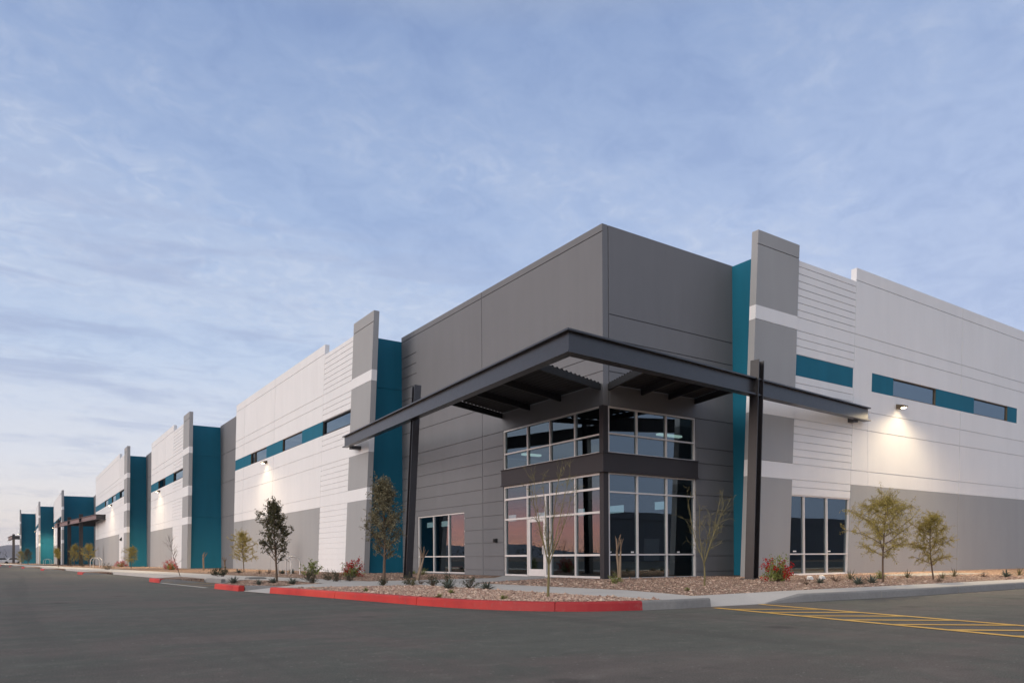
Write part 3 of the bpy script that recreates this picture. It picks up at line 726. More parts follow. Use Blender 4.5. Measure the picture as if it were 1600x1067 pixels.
def hcolumn(base, top, wd, dp, axis, parent, t=.025):
    b, tp = Vector(base), Vector(top); a = Vector((axis[0], axis[1], 0)).normalized(); c = Vector((-a.y, a.x, 0))
    mb = MB()
    def pl(u0, u1, v0, v1):
        q = [a * u + c * v for u, v in ((u0, v0), (u1, v0), (u1, v1), (u0, v1))]
        mb.hexa([b + x for x in q], [tp + x for x in q])
    pl(-wd / 2, wd / 2, dp / 2 - t, dp / 2); pl(-wd / 2, wd / 2, -dp / 2, -dp / 2 + t); pl(-t / 2, t / 2, -dp / 2 + t, dp / 2 - t)
    o = mb.build('column', M['steel'], parent); bp_ = MB()
    q = [a * u + c * v for u, v in ((-wd * .8, -dp * .8), (wd * .8, -dp * .8), (wd * .8, dp * .8), (-wd * .8, dp * .8))]
    z0_, z1_ = Vector((b.x, b.y, .10)), Vector((b.x, b.y, .165)); bp_.hexa([z0_ + x for x in q], [z1_ + x for x in q])
    bp_.build('base_plate', M['steel'], o); return o
CN = child_empty('canopy', WH)
tip = Vector((-5.58, -5.19, 5.76)); le = Vector((-2.71, 15.83, 6.505)); re = Vector((12.38, -1.9, 6.50))
ibeam_V([le, tip, re], .54, .26, CN)
dl = (le - tip).normalized(); drr = (re - tip).normalized()
hcolumn((-4.20, 5.99, 0), (-3.90, 5.77, 7.12), .25, .29, (-dl.y, dl.x), CN)
hcolumn((2.98, -3.52, 0), (3.18, -3.64, 6.95), .29, .34, (-drr.y, drr.x), CN)
# brackets that hang the beam ends on the wing panels
mb = MB(); mb.box((-2.62, 15.2, 6.12), (-2.06, 15.5, 6.28)); mb.build('bracket', M['steel'], CN)
mb = MB(); mb.box((11.3, -1.95, 6.12), (11.6, -1.66, 6.28)); mb.build('bracket', M['steel'], CN)
def deck(side, t0, t1, w0, w1, wallz):
    E_ = le if side == 'L' else re
    def pt(a, s_):  # a along (0..1), s from beam (0) to wall (1)
        b = tip.lerp(E_, t0 + (t1 - t0) * a); u = w0 + (w1 - w0) * a
        wv = Vector((-.01, u, wallz)) if side == 'L' else Vector((u, -.01, wallz))
        b = Vector((b.x, b.y, b.z - .02)); return b.lerp(wv, s_)
    mb = MB(); n = 96; rows = []
    for j in range(n + 1):
        s_ = .02 + .98 * j / n; ph = (j % 6); hgt = (0, .0, .025, .05, .05, .025)[ph]
        rows.append((pt(0, s_) + Vector((0, 0, .12 + hgt)), pt(1, s_) + Vector((0, 0, .12 + hgt))))
    for (a, b), (c, d) in zip(rows[:-1], rows[1:]):
        dn = Vector((0, 0, -.006)); mb.hexa([a, b, d, c], [a + dn, b + dn, d + dn, c + dn])
    mb.build('roof_deck', M['deck'], CN)
    for a in (0.0, .36, .68, 1.0):
        mb = MB(); p0, p1 = pt(a, .02), pt(a, 1); ax = Vector((0, .04, 0)) if side == 'L' else Vector((.04, 0, 0))
        z0, z1 = Vector((0, 0, -.09)), Vector((0, 0, .115))
        mb.hexa([p0 - ax + z0, p0 + ax + z0, p0 + ax + z1, p0 - ax + z1], [p1 - ax + z0, p1 + ax + z0, p1 + ax + z1, p1 - ax + z1]); mb.build('joist', M['deck'], CN)
deck('L', .0995, .381, .14, 6.05, 6.46); deck('R', .188, .447, .24, 4.40, 6.46)
# canopy over the next entrance, and the one at the far end
C2 = child_empty('canopy', WH)
A = Vector((-7.45, 87.0, 6.25)); Bp = Vector((-10.55, 119.5, 6.30))
ibeam_V([(-6.3, 87.2, 6.25), A, Bp], .62, .34, C2)
for t in (.88, .60, .32):
    p = A.lerp(Bp, t); hcolumn((p.x, p.y, 0), (p.x + .05, p.y, 7.0 + .1), .42, .42, (1, .1), C2)
mb = MB(); mb.hexa([(-7.3, 88, 6.2), (-6.2, 88, 6.2), (-4.7, 116, 6.2), (-10.1, 116, 6.2)], [(-7.3, 88, 6.26), (-6.2, 88, 6.26), (-4.7, 116, 6.26), (-10.1, 116, 6.26)]); mb.build('roof_deck', M['deck'], C2)
C3 = child_empty('canopy', WH)
ibeam_V([(-14.6, 189.0, 6.2), (-16.2, 189.0, 6.2), (-17.0, 205, 6.2)], .85, .5, C3)
hcolumn((-15.95, 199.0, 0), (-15.9, 199.0, 7.3), .55, .55, (1, 0), C3)

# ------------------------------------------------------------------ vegetation builders
def rv(rnd): 
    while True:
        v = Vector((rnd.uniform(-1, 1), rnd.uniform(-1, 1), rnd.uniform(-1, 1)))
        if .01 < v.length < 1: return v.normalized()
def bend(rnd, p, d, L, n, wob, lift=0.0):
    pts = [p.copy()]; d = d.normalized()
    for i in range(n):
        d = (d + rv(rnd) * wob + Vector((0, 0, lift))).normalized(); p = p + d * (L / n); pts.append(p.copy())
    return pts, d
def tree(name, label, loc, H, hw, trunk_h, style, seed, group=None, cat='tree', lean=(0, 0)):
    rnd = random.Random(seed); o = thing(name, label, cat, loc, group); O = Vector(loc)
    wood = MB(); crown = MB()
    stem, d = bend(rnd, O - Vector((0, 0, .06)), Vector((lean[0], lean[1], 1)), H * .97 + .06, 10, .05, .04)
    r0_ = .0145 * H if style != 'mesq' else .0115 * H
    wood.tube(stem, [r0_ * (1 - .82 * i / 10) + .003 for i in range(11)], 7)
    def at(t):
        f = t * 10; i = min(9, int(f)); return stem[i].lerp(stem[i + 1], f - i)
    th = trunk_h / H
    nb = {'oak': 44, 'olive': 44, 'mesq': 30}[style]
    twigs = []
    for k in range(nb):
        t = th + (1 - th) * ((k + rnd.random()) / nb) ** .9
        if style == 'mesq': env = math.sin(math.pi * min(1, (t - th) / (1 - th) * .72 + .28)) * .95 + .14
        else: env = max(.12, math.sin(math.pi * min(1, ((t - th) / (1 - th)) ** .75 * .82 + .18))) * .9
        env *= rnd.uniform(.55, 1.15)
        az = k * 2.39996 + rnd.uniform(-.4, .4)
        upv = rnd.uniform(.55, 1.2) if style != 'mesq' else rnd.uniform(.25, .9)
        dd = Vector((math.cos(az), math.sin(az), upv)).normalized()
        L = hw * env / max(.35, math.hypot(dd.x, dd.y))
        pts, de = bend(rnd, at(t), dd, L, 5, .16, .06 if style != 'mesq' else .02)
        rr = r0_ * .42 * (1 - t * .6)
        wood.tube(pts, [rr * (1 - .75 * i / 5) + .0022 for i in range(6)], 5)
        for q in range({'oak': 8, 'olive': 14, 'mesq': 14}[style]):
            f = (rnd.uniform(.38, 1.0) if style != 'mesq' else rnd.uniform(.15, 1.0)) * 5; i = min(4, int(f)); b = pts[i].lerp(pts[i + 1], f - i)
            td = (de * .5 + rv(rnd) + Vector((0, 0, .25 if style != 'mesq' else .05))).normalized()
            tl = (rnd.uniform(.10, .34) if style != 'mesq' else rnd.uniform(.14, .46)) * (H / 2.4)
            tp, _ = bend(rnd, b, td, tl, 3, .22, .05 if style != 'mesq' else -.08)
            wood.tube(tp, [.0035, .003, .0025, .0015], 3, cap=False); twigs.append(tp)
    for tp in twigs:
        if style == 'mesq':
            for q in range(40):
                f = rnd.uniform(0, 3); i = min(2, int(f)); c = tp[i].lerp(tp[i + 1], f - i) + rv(rnd) * .03 * H / 2.3
                dd = (rv(rnd) + Vector((0, 0, -.35))).normalized(); crown.leaf(c, dd, rv(rnd), rnd.uniform(.035, .085) * H / 2.3, rnd.uniform(.007, .013) * H / 2.3)
        else:
            for q in range(19 if style == 'oak' else 23):
                f = rnd.uniform(0, 3); i = min(2, int(f)); c = tp[i].lerp(tp[i + 1], f - i) + rv(rnd) * .03
                dd = (rv(rnd) + Vector((0, 0, .3))).normalized()
                Lf = rnd.uniform(.038, .070); crown.leaf(c, dd, rv(rnd), Lf, Lf * (.55 if style == 'oak' else .34))
    wood.build('trunk', M['bark'], o); crown.build('crown', M[style], o); return o
def palo(label, loc, H, hw, seed, fork=.3):
    rnd = random.Random(seed); o = thing('palo_verde_tree', label, 'tree', loc); O = Vector(loc); wood = MB(); tw = MB()
    stem, d = bend(rnd, O - Vector((0, 0, .05)), Vector((rnd.uniform(-.05, .05), 0, 1)), H * fork, 5, .05, .1)
    wood.tube(stem, [.026 - .0018 * i for i in range(6)], 8)
    for k in range(6):
        az = k * 2.4 + rnd.uniform(-.3, .3); sp = rnd.uniform(.18, .55)
        st = stem[rnd.choice((4, 5, 5))]
        dd = Vector((math.cos(az) * sp, math.sin(az) * sp, 1)); L = H * (1 - fork) * rnd.uniform(.72, 1.05)
        pts, de = bend(rnd, st, dd, L, 8, .10, .04); wood.tube(pts, [.0095 * (1 - .8 * i / 8) + .0016 for i in range(9)], 6)
        for q in range(13):
            f = rnd.uniform(.15, 1) * 8; i = min(7, int(f)); b = pts[i].lerp(pts[i + 1], f - i)
            td = (de + rv(rnd) * .8 + Vector((math.cos(az) * .3, math.sin(az) * .3, .1))).normalized(); tl = rnd.uniform(.2, .55) * hw
            t2, d2 = bend(rnd, b, td, tl, 4, .22, .05); tw.tube(t2, [.0031, .0027, .0023, .0018, .0013], 4, cap=False)
            for s_ in range(4):
                b2 = t2[rnd.randint(1, 4)]; t3, _ = bend(rnd, b2, (d2 + rv(rnd) * .8), tl * .4, 2, .2); tw.tube(t3, [.003, .0025, .0015], 3, cap=False)
    wood.build('trunk', M['pvwood'], o); tw.build('crown', M['pvwood'], o); return o
def bush(label, loc, r_, hgt, seed, m='bush', name='bush', cat='bush', nl=420, ll=.05, group=None):
    rnd = random.Random(seed); o = thing(name, label, cat, loc, group); O = Vector(loc); st = MB(); lf = MB()
    for k in range(26):
        az = rnd.uniform(0, 6.28); e = rnd.uniform(.2, 1.4); dd = Vector((math.cos(az) * math.cos(e), math.sin(az) * math.cos(e), math.sin(e)))
        L = rnd.uniform(.7, 1.08); tgt = Vector((dd.x * r_, dd.y * r_, dd.z * hgt)) * L
        pts = [O, O + tgt * .5 + rv(rnd) * r_ * .08, O + tgt]; st.tube(pts, [.005, .004, .002], 4, cap=False)
        for q in range(nl // 26):
            f = rnd.uniform(.25, 1.0); c = O + tgt * f + rv(rnd) * r_ * .13
            if c.z < O.z: c.z = O.z + .01
            lf.leaf(c, (dd + rv(rnd)).normalized(), rv(rnd), rnd.uniform(.6, 1.1) * ll, ll * .42)
    st.build('stem', M['bark'], o); lf.build('foliage', M[m], o); return o
def agave(label, loc, r_, seed, n=26, m='agave', name='agave', wd=.16, cat='agave', upr=.9, group=None):
    rnd = random.Random(seed); b = MB(); O = Vector(loc)
    for k in range(n):
        az = k * 2.4 + rnd.uniform(-.2, .2); e = .25 + upr * (k / n); L = r_ * rnd.uniform(.8, 1.15)
        d = Vector((math.cos(az) * math.cos(e), math.sin(az) * math.cos(e), math.sin(e))); s_ = Vector((-math.sin(az), math.cos(az), 0))
        upn = s_.cross(d) * -1
        cols = []
        for i, (f, wf) in enumerate(((0, .7), (.35, 1.0), (.7, .65), (1, .04))):
            c = O + d * L * f + Vector((0, 0, -.10 * L * f * f)); hw_ = L * wd * wf * .5
            cols.append((c + s_ * hw_ + Vector((0, 0, hw_ * .5)), c, c - s_ * hw_ + Vector((0, 0, hw_ * .5))))
        for p, q in zip(cols[:-1], cols[1:]):
            i0 = len(b.v); b.v += [tuple(x) for x in (*p, *q)]
            b.f += [(i0, i0 + 1, i0 + 4, i0 + 3), (i0 + 1, i0 + 2, i0 + 5, i0 + 4)]; b.mi += [0, 0]
    o = b.build(name, M[m]); me = o.data
    for v in me.vertices: v.co -= O
    o.location = loc; tag(o, label, cat, group); return o
def bougain(label, loc, r_, hgt, seed, fl=.5):
    rnd = random.Random(seed); o = thing('bougainvillea', label, 'shrub', loc); O = Vector(loc); st = MB(); lf = MB(); fw_ = MB()
    for k in range(30):
        az = k * 2.4 + rnd.uniform(-.3, .3); e = math.asin(.06 + .92 * (k + rnd.random()) / 30); dd = Vector((math.cos(az) * math.cos(e), math.sin(az) * math.cos(e), math.sin(e)))
        tgt = Vector((dd.x * r_, dd.y * r_, dd.z * hgt)) * rnd.uniform(.65, 1.1)
        mid = O + tgt * .55 + Vector((0, 0, hgt * .10)) + rv(rnd) * r_ * .08; pts = [O, mid, O + tgt]; st.tube(pts, [.007, .005, .002], 4, cap=False)
        fl_here = rnd.random() < fl
        for q in range(58):
            f = rnd.uniform(.2, 1.0); c = (O.lerp(mid, f / .55) if f < .55 else mid.lerp(O + tgt, (f - .55) / .45)) + rv(rnd) * r_ * .12
            if c.z < O.z + .02: c.z = O.z + .03
            red = fl_here and f > .6
            (fw_ if red else lf).leaf(c, rv(rnd), rv(rnd), rnd.uniform(.035, .06) * (1.15 if red else 1), .038 * (1.1 if red else 1))
    st.build('stem', M['bark'], o); lf.build('foliage', M['limebush'], o); fw_.build('flowers', M['flower'], o); return o
def stump(label, loc, H, seed, lean=(0, 0), r_=.05, name='dead_plant'):
    rnd = random.Random(seed); b = MB(); O = Vector(loc)
    for k in range(3):
        off = Vector((math.cos(k * 2.1), math.sin(k * 2.1), 0)) * r_ * .45
        pts, d = bend(rnd, O + off - Vector((0, 0, .05)), Vector((lean[0], lean[1], 1)) + off * .4, H * .66, 6, .06); b.tube(pts, [r_ * (.8 - .06 * i) for i in range(7)], 7)
        for q in range(3):
            p2, _ = bend(rnd, pts[-1] - d * .02, d + rv(rnd) * .45, H * rnd.uniform(.22, .36), 4, .1); b.tube(p2, [r_ * .36, r_ * .3, r_ * .25, r_ * .2, r_ * .12], 5)
    o = b.build(name, M['paletwig'])
    for v in o.data.vertices: v.co -= O
    o.location = loc; tag(o, label, 'dead plant'); return o
def barewhip(label, loc, H, seed):
    rnd = random.Random(seed); o = thing('bare_tree', label, 'tree', loc); O = Vector(loc); b = MB(); tw = MB()
    pts, d = bend(rnd, O - Vector((0, 0, .05)), Vector((-.25, .12, 1)), H, 9, .05); b.tube(pts, [.016 - .0014 * i for i in range(10)], 6)
    for q in range(22):
        i = rnd.randint(2, 8); p2, d2 = bend(rnd, pts[i], d + rv(rnd) * .9, rnd.uniform(.25, .6), 4, .2, .05); tw.tube(p2, [.005, .004, .004, .003, .002], 4, cap=False)
        for s_ in range(2): p3, _ = bend(rnd, p2[2], d2 + rv(rnd) * .8, .22, 2, .2); tw.tube(p3, [.003, .0025, .0015], 3, cap=False)
    b.build('trunk', M['bark'], o); tw.build('branches', M['bark'], o); return o

G0 = .135
# --- trees
tree('oak_tree', 'dark green young oak with upright crown in the planter by the red kerb', (-9.14, 5.31, G0), 2.50, .64, .60, 'oak', 11)
tree('oak_tree', 'grayish olive young oak in front of the near teal wall', (-7.55, .62, G0), 2.86, .66, .72, 'olive', 5)
tree('mesquite_tree', 'wider of two feathery mesquites before the gray wall, nearer the tall window', (3.64, -7.36, G0), 2.28, .86, .66, 'mesq', 21)
tree('mesquite_tree', 'smaller right-hand feathery mesquite with leaning trunk before the gray wall', (6.15, -7.47, G0), 1.88, .68, .45, 'mesq', 33, lean=(-.10, .06))
tree('mesquite_tree', 'yellow-green feathery tree against the gray base of the nearest left white wall', (-5.32, 24.5, G0), 2.2, .78, .55, 'mesq', 8)
tree('mesquite_tree', 'yellowish small tree before the second teal wall beside red bougainvillea', (-8.15, 48.5, G0), 1.75, .62, .45, 'mesq', 9)
tree('mesquite_tree', 'yellow-green tree before the wide teal entrance wall, left of its pair', (-9.3, 95.6, G0), 2.75, .80, .6, 'mesq', 14)
tree('mesquite_tree', 'yellow-green tree before the wide teal entrance wall, right of its pair', (-8.1, 90.0, G0), 2.75, .85, .6, 'mesq', 15)
tree('oak_tree', 'dim brown-green tree before the farthest teal wall', (-14.03, 125.6, G0), 2.5, .95, .4, 'olive', 16)
tree('mesquite_tree', 'pale olive tree at the far end, left of the farthest teal wall', (-14.88, 127.5, G0), 2.2, .85, .4, 'mesq', 17)
tree('mesquite_tree', 'thin pale tree standing in front of the dark columns of the far canopy', (-12.3, 68.7, G0), 1.9, .25, 1.0, 'mesq', 18)
palo('bare yellow-green palo verde behind the red kerb in front of the entrance door', (-8.05, -7.63, G0), 2.55, .62, 3, .30)
palo('bare palo verde at the right end of the corner glazing beside the gray wall', (-2.21, -6.18, G0), 2.30, .80, 7, .26)
barewhip('thin leafless tree in front of the second white wall section', (-10.18, 15.62, G0), 1.75, 4)
# --- trunks
stump('bare forked trunk in front of the right-hand corner glass', (-2.17, -3.11, G0), 1.42, 1)
stump('leaning dry forked trunk at the left column, before the small window', (-5.35, 2.95, G0), 1.2, 2, lean=(.16, -.12))
stump('short dry stalk in front of the gray strip beside the second teal wall', (-6.12, 25.5, G0), .98, 3, r_=.045)
stump('short dry stalk in front of the second teal wall', (-5.99, 31.8, G0), 1.31, 4, r_=.05)
# --- flowering shrubs
bougain('red flowering bougainvillea beside the right column and tall window', (1.68, -5.42, G0), .52, .86, 2, .55)
bougain('red bougainvillea in front of the light gray wing left of the near teal wall', (-5.21, 8.79, G0), .60, .80, 3, .8)
bougain('red bougainvillea before the second white section, seen beyond the thin leafless tree', (-7.05, 37.1, G0), .62, .80, 4, .9)
bougain('smallest and farthest red bougainvillea beside the distant white door', (-6.95, 66.4, G0), .75, .76, 5, .9)
bush('light green open shrub in front of the grooved white panel', (-5.64, 12.19, G0), .50, .66, 6, 'limebush', 'shrub', 'shrub', 420, .11)
# --- low plants by the entrance walk
lowb = [((-7.25, -.32), 'dark low bush at the foot of the leaning dry trunk', .20), ((-7.20, -1.62), 'dark green bush on the gravel edge below the small window', .19), ((-7.20, -2.38), 'dark green bush behind the agave near the gray wall seam', .21),
        ((-7.18, -3.40), 'dark green rounded bush left of the agave below the entrance glass', .20), ((-8.05, -.45), 'square dark green bush at the foot of the grayish oak', .14),
        ((-8.75, 2.95), 'dark bush nearest the dark green oak, at the walk edge', .22), ((-7.55, 5.00), 'tall dark bush below the light green open shrub', .25), ((-7.95, 5.85), 'leftmost dark bush below the light green open shrub', .20),
        ((-7.75, 3.70), 'dark bush at the left foot of the near red bougainvillea', .22), ((-7.35, 3.60), 'dark bush at the right foot of the near red bougainvillea', .23),
        ((-8.89, 15.0), 'left one of two dark bushes on the pavement edge before the second teal wall', .22), ((-8.92, 13.5), 'right one of two dark bushes on the pavement edge before the second teal wall', .24),
        ((-10.4, 42.5), 'dark bush on the pavement edge left of the yellowish small tree', .36), ((-10.63, 80.2), 'tiny dark bush at the far pavement before the wide teal wall', .45), ((-9.86, 73.6), 'tiny dark bush beside the far bicycle rack', .45)]
for i, ((x, y_), lab, r_) in enumerate(lowb): r_ *= 1.3; bush(lab, (x, y_, G0), r_, r_ * 1.3, 40 + i, nl=360 if i < 10 else 240, ll=.045 if i < 10 else .08)
agv = [((-7.70, -3.30), 'agave in the middle of the gravel front, below the gray wall seam', .30), ((-7.25, -4.25), 'gray-green agave right of the rounded bush below the entrance glass', .27),
       ((1.20, -7.05), 'pale gray agave under the tall window between two dry shrubs', .22), ((1.08, -8.16), 'left one of two dark agaves at the foot of the wider mesquite', .28), ((2.10, -7.93), 'right one of two dark agaves at the foot of the wider mesquite', .27),
       ((10.15, -7.75), 'dark agave near the right edge of the picture', .30), ((-10.75, 4.10), 'flat agave at the left end of the planter with the dark oak', .28), ((-10.40, 2.74), 'small agave left of the dark oak trunk', .20),
       ((-9.75, 3.60), 'agave just left of the dark oak trunk', .26), ((-9.60, 2.25), 'agave just right of the dark oak trunk', .27), ((-6.50, 20.8), 'agave between the dry stalk and the yellow-green tree', .32),
       ((-5.34, 17.3), 'agave behind the left bicycle rack', .30), ((-5.00, 16.9), 'agave behind the right bicycle rack', .30)]
for i, ((x, y_), lab, r_) in enumerate(agv): agave(lab, (x, y_, G0), r_, 70 + i)
gr_ = [((-7.45, -.95), 'spiky gray-green tuft on the gravel left of the leaning trunk', .28), ((4.56, -5.85), 'grassy tuft at the right corner of the tall window', .36), ((7.05, -6.24), 'grassy tuft between the two mesquites', .32),
       ((7.22, -7.21), 'small grassy tuft right of the leaning mesquite trunk', .26), ((9.51, -6.48), 'grassy tuft by the wall right of the leaning mesquite', .34), ((12.0, -7.41), 'grassy tuft at the far right edge by the gray wall', .36)]
for i, ((x, y_), lab, r_) in enumerate(gr_): agave(lab, (x, y_, G0), r_, 90 + i, 34, 'grass', 'grass_tuft', .05, 'grass tuft', 1.1)
tw_ = [((-6.85, -.20), 'brown twiggy shrub right of the leaning dry trunk', .18), ((.21, -7.34), 'reddish dry shrub right of the flowering bougainvillea', .24), ((2.77, -6.50), 'brown dry shrub under the right side of the tall window', .24),
       ((4.45, -8.45), 'dry twig shrub near the pavement below the mesquite pair', .16), ((9.72, -7.29), 'low brown shrub well right of the mesquite pair', .22), ((-6.17, 18.25), 'flat brown shrub left of the dark oak along the wall', .30), ((-5.60, 18.65), 'flat brown shrub behind the dark oak along the wall', .30)]
for i, ((x, y_), lab, r_) in enumerate(tw_): bush(lab, (x, y_, G0), r_, r_ * .9, 110 + i, 'paletwig', 'dry_shrub', 'shrub', 90, .03)
lt_ = [((-9.75, -6.6), 'tiny yellow-green weed in the gravel behind the middle of the red kerb', .09), ((-9.10, -7.75), 'tiny weed in the gravel near the bare palo verde', .09), ((-9.80, -3.4), 'tiny weed in the gravel left of the red kerb middle', .09),
       ((-1.3, 11.5), 'small green plant below the middle pane of the small window', .22), ((-1.6, 9.8), 'green plant below the right pane of the small window', .30), ((-2.75, -3.55), 'green clump at the foot of the bare forked trunk', .28),
       ((5.70, -6.10), 'small yellow-green shrub between the wider mesquite and the wall', .26), ((-4.41, -7.64), 'tiny green weed in the corner gravel near the pavement', .08), ((-8.75, -5.3), 'sprig of dry weed in the gravel left of the palo verde', .10)]
for i, ((x, y_), lab, r_) in enumerate(lt_): bush(lab, (x, y_, G0), r_, r_ * 1.0, 130 + i, 'limebush', 'weed' if r_ < .15 else 'shrub', 'weed' if r_ < .15 else 'shrub', 130 if r_ < .15 else 320, .03 if r_ < .15 else .05)

# ------------------------------------------------------------------ loose stones over the gravel beds
def stones(polys, n, seed, smin, smax):
    rnd = random.Random(seed); b = MB()
    def inside(p, poly):
        c = False; j = len(poly) - 1
        for i in range(len(poly)):
            if (poly[i][1] > p[1]) != (poly[j][1] > p[1]) and p[0] < (poly[j][0] - poly[i][0]) * (p[1] - poly[i][1]) / (poly[j][1] - poly[i][1]) + poly[i][0]: c = not c
            j = i
        return c
    for poly, cnt in polys:
        xs = [p[0] for p in poly]; ys_ = [p[1] for p in poly]; k = 0
        while k < cnt:
            x, y_ = rnd.uniform(min(xs), max(xs)), rnd.uniform(min(ys_), max(ys_))
            if not inside((x, y_), poly): continue
            k += 1; s_ = rnd.uniform(smin, smax) * (rnd.random() * .6 + .7)
            sx, sy, sz = s_ * rnd.uniform(.8, 1.3), s_ * rnd.uniform(.7, 1.1), s_ * rnd.uniform(.45, .8); a = rnd.uniform(0, 6.28); ca, sa = math.cos(a), math.sin(a)
            i0 = len(b.v)
            for (ux, uy, uz) in ((1, .1, .1), (.2, 1, -.1), (-1, .1, .15), (-.1, -1, 0), (.15, .1, 1), (0, 0, -.6)):
                X_, Y_, Z_ = ux * sx * rnd.uniform(.75, 1.2), uy * sy * rnd.uniform(.75, 1.2), uz * sz
                b.v.append((x + X_ * ca - Y_ * sa, y_ + X_ * sa + Y_ * ca, G0 + sz * .35 + Z_))
            b.f += [(i0, i0 + 1, i0 + 4), (i0 + 1, i0 + 2, i0 + 4), (i0 + 2, i0 + 3, i0 + 4), (i0 + 3, i0, i0 + 4), (i0 + 1, i0, i0 + 5), (i0 + 2, i0 + 1, i0 + 5), (i0 + 3, i0 + 2, i0 + 5), (i0, i0 + 3, i0 + 5)]; b.mi += [0] * 8
    return b
stA = [(-10.55, .1), (-10.3, -1.8), (-9.95, -4.9), (-9.72, -6.9), (-9.46, -7.85), (-9.05, -8.62), (-8.48, -9.16), (-7.72, -9.5), (-7.2, -9.6), (-7.13, -.8), (-9.6, -.3)]
stB = [(-5.4, -.5), (-2.5, 1.0), (-.3, 2.2), (-.3, -.3), (4.8, -.3), (4.9, -2), (14, -2.2), (14, -8.9), (6, -9.0), (0, -9.05), (-3.2, -9.0), (-4.5, -9.1), (-5.95, -9.15), (-5.7, -8.4), (-5.25, -6.8), (-5.3, -4.6)]
stC = [(-9.6, 1.9), (-10.7, 2.2), (-10.95, 4.2), (-9.7, 7.3), (-8.6, 5.0), (-8.7, 2.4)]
stD = [(-6.9, 3.2), (-7.2, 8.0), (-7.6, 22), (-2.3, 22), (-2.3, 15.2), (-.3, 14.8), (-.3, 6.2), (-2.1, 3.5)]
sb_ = stones([(stA, 520), (stB, 700), (stD, 260)], 0, 9, .028, .055)
so_ = stones([(stA, 13000), (stB, 17000), (stC, 1500), (stD, 5000)], 0, 5, .010, .025)
n0 = len(so_.v); so_.v += sb_.v; so_.f += [tuple(i + n0 for i in f) for f in sb_.f]; so_.mi += sb_.mi
so_ = so_.build('gravel_stones', M['stone'])
so_['kind'] = 'stuff'

# ------------------------------------------------------------------ street furniture
def rack(label, loc, wdt, hgt, ang, loops=1):
    o = thing('bike_rack', label, 'bike rack', loc)
    for k in range(loops):
        b = MB(); c, s_ = math.cos(ang), math.sin(ang); L = Vector(loc) + Vector((-s_, c, 0)) * k * .9
        pts = [(-wdt / 2, 0)] + [(-wdt / 2, hgt - wdt / 2)] + [(wdt / 2 * math.cos(R(a)), hgt - wdt / 2 + wdt / 2 * math.sin(R(a))) for a in range(165, 0, -15)] + [(wdt / 2, hgt - wdt / 2), (wdt / 2, 0)]
        b.tube([L + Vector((c * u, s_ * u, z)) for u, z in pts], .027, 8); 
        for u in (-wdt / 2, wdt / 2): b.box((L.x + c * u - .06, L.y + s_ * u - .06, L.z), (L.x + c * u + .06, L.y + s_ * u + .06, L.z + .012))
        b.build('hoop', M['rackmetal'], o, smooth=False)
rack('nearer steel hoop bicycle rack right of the dark green oak', (-5.55, 15.0, .14), .62, .82, R(-30))
rack('farther steel hoop bicycle rack just behind the oak trunk', (-5.35, 16.9, .14), .62, .84, R(-30))
rack('pale bicycle rack of two hoops before the wide teal entrance wall', (-9.48, 64.0, .14), .8, .95, R(-20), 2)
rack('tiny pale bicycle rack at the lit fifth teal wall', (-11.4, 128.0, .14), 1.0, .95, R(-20), 2)
for (x, y_, lab) in ((3.76, -5.05, 'left one of two small white ground lights below the tall window'), (4.45, -5.0, 'right one of two small white ground lights below the tall window')):
    o = thing('ground_light', lab, 'ground light', (x, y_, G0)); b = MB()
    b.hexa([(x - .10, y_ - .06, G0), (x + .10, y_ - .06, G0), (x + .10, y_ + .06, G0), (x - .10, y_ + .06, G0)], [(x - .08, y_ - .02, G0 + .10), (x + .08, y_ - .02, G0 + .10), (x + .08, y_ + .05, G0 + .12), (x - .08, y_ + .05, G0 + .12)]); b.build('housing', M['whiteplastic'], o)
    b = MB(); b.tube([(x, y_, G0 - .05), (x, y_, G0 + .02)], .02, 6); b.build('stake', M['black'], o)
# concrete pads: drain box in the kerb and slab by the wall
b = MB(); b.box((-9.25, 8.2, .10), (-8.65, 8.8, .20)); b.box((-9.22, 8.25, .202), (-8.7, 8.75, .215)); tag(b.build('drain_box', M['kerb']), 'small concrete drain box in the pavement left of the dark oak', 'drain')
b = MB(); b.box((9.3, -5.4, .02), (14.5, -3.6, .150)); struct(b.build('pavement', M['kerb']))

# ------------------------------------------------------------------ far things: cars, treeline, hills
def car(label, loc, ang):
    o = thing('parked_car', label, 'car', loc); c, s_ = math.cos(ang), math.sin(ang)
    def T(x, y_, z): return (loc[0] + c * x - s_ * y_, loc[1] + s_ * x + c * y_, loc[2] + z)
    prof = [(-2.25, .35), (-2.25, .95), (-1.2, 1.05), (-.6, 1.62), (1.0, 1.66), (1.7, 1.12), (2.2, 1.0), (2.25, .35)]
    b = MB(); b.hexa([T(x, -.9, z) for x, z in prof], [T(x, .9, z) for x, z in prof]); b.build('body', M['carpaint'], o)
    b = MB(); wn = [(-.95, 1.08), (-.52, 1.52), (.92, 1.55), (1.42, 1.13)]
    for sgn in (-1, 1): b.hexa([T(x, sgn * .895, z) for x, z in wn], [T(x, sgn * .91, z) for x, z in wn])
    b.build('window', M['black'], o)
    for x in (-1.4, 1.4):
        for y_ in (-.86, .86):
            b = MB(); b.tube([T(x, y_ - .1, .33), T(x, y_ + .1, .33)], .33, 12); b.build('wheel', M['rubber'], o)
car('white car parked far away at the left edge of the picture', (-18.9, 226, 0), R(10))
car('white car parked far away behind the column of the farthest canopy', (-16.2, 222, 0), R(5))
rnd = random.Random(77)
b = MB()
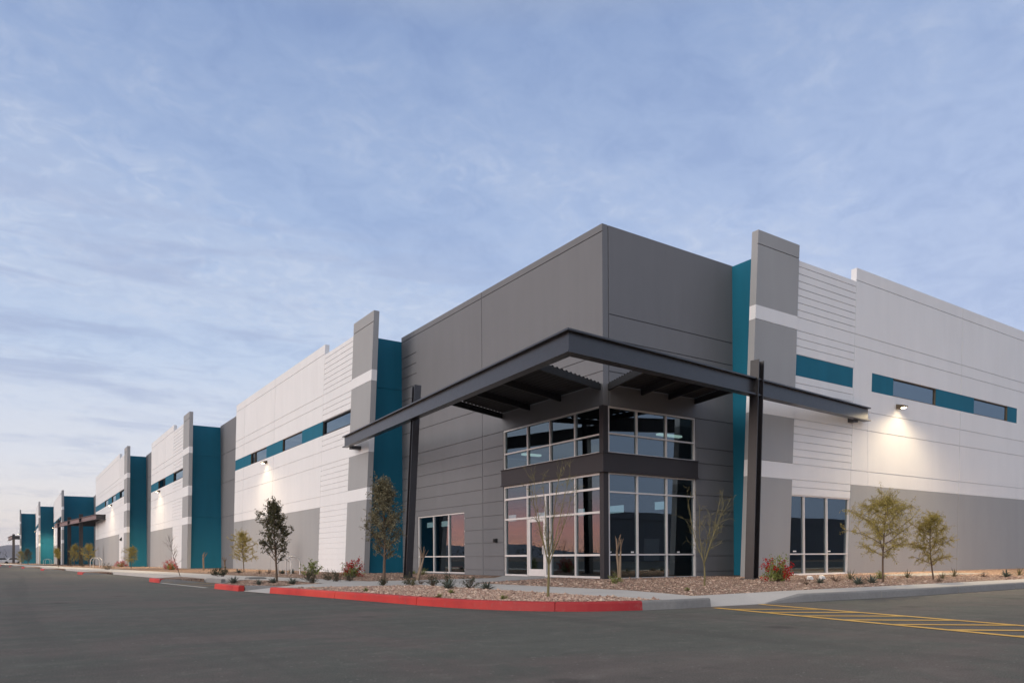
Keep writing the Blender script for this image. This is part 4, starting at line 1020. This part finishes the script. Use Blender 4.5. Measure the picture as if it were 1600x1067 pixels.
def clump(cx, cy, r_, hgt, n):
    for k in range(n):
        v = rv(rnd); c = Vector((cx, cy, hgt * .5)) + Vector((v.x * r_, v.y * r_, v.z * hgt * .5)) * rnd.random() ** .4
        if c.z < .1: c.z = .1
        b.leaf(c, rv(rnd), rv(rnd), rnd.uniform(.25, .6) * hgt * .16 + .1, .3 * hgt * .16 + .05)
for k in range(190):
    az = R(88 + k * .75 + rnd.uniform(-.3, .3)); dd = rnd.uniform(225, 320); hgt = rnd.uniform(2.6, 6.6)
    x, y_ = CAM.x + math.cos(az) * dd, CAM.y + math.sin(az) * dd
    if x > -19.5 and y_ < 216: continue
    clump(x, y_, hgt * .75, hgt, 90)
o = b.build('far_trees', M['farleaf']); o['kind'] = 'stuff'
b = MB(); NX = 70; NY = 7
def ridge(az): return 70 + 75 * max(0, mnoise.noise((az * .09, 2.3, 0)) + .35) + 22 * mnoise.noise((az * .42, 5, 0)) + 8 * mnoise.noise((az * 1.3, 9, 0)) - 62 * max(0, min(1, (az - 95) / 12))
for j in range(NY + 1):
    for i in range(NX + 1):
        az = 74 + (150 - 74) * i / NX; f = j / NY; dd = 3400 + 1600 * f
        hgt = ridge(az) * math.sin(math.pi * min(1, f * 1.25 + .0)) ** .9 if 0 < f < .8 else -5
        if 0 < f < .8: hgt *= 1 + .25 * mnoise.noise((az * .5, f * 7, 3))
        b.v.append((CAM.x + math.cos(R(az)) * dd, CAM.y + math.sin(R(az)) * dd, max(hgt, -5)))
for j in range(NY):
    for i in range(NX):
        a = j * (NX + 1) + i; b.f.append((a, a + 1, a + NX + 2, a + NX + 1)); b.mi.append(0)
struct(b.build('hills', M['hill'], smooth=True))
# the neighbouring warehouse across the yard, mirrored in the right-hand glass
nb_ = thing('neighbour_warehouse', 'plain dark warehouse across the yard mirrored in the right-hand glass', 'warehouse', (60, -110, 0))
b = MB(); b.box((8, -140, -.02), (140, -80, 8.5)); b.box((7.8, -79.8, 7.6), (140.2, -80.4, 8.9)); b.build('wall', M['dgray'], nb_)
b = MB()
for k in range(7): b.box((16 + k * 16, -80, .1), (20 + k * 16, -79.85, 4.2))
b.build('loading_door', M['lgray'], nb_)

# ------------------------------------------------------------------ air: far hills fade to blue
b = MB(); b.box((-5600, -1500, -1.2), (1500, 5600, 175))
hz = b.build('haze', bpy.data.materials.new('haze_air')); hz['kind'] = 'stuff'
hm = hz.data.materials[0]; hm.use_nodes = True; t = NT(hm.node_tree)
for n in list(t.n): t.n.remove(n)
out = t.new('ShaderNodeOutputMaterial'); pv = t.new('ShaderNodeVolumePrincipled'); pv.inputs['Density'].default_value = 1.0e-4
pv.inputs['Color'].default_value = (.66, .76, 1.0, 1); pv.inputs['Anisotropy'].default_value = 0.0
t.l.new(pv.outputs[0], out.inputs['Volume'])
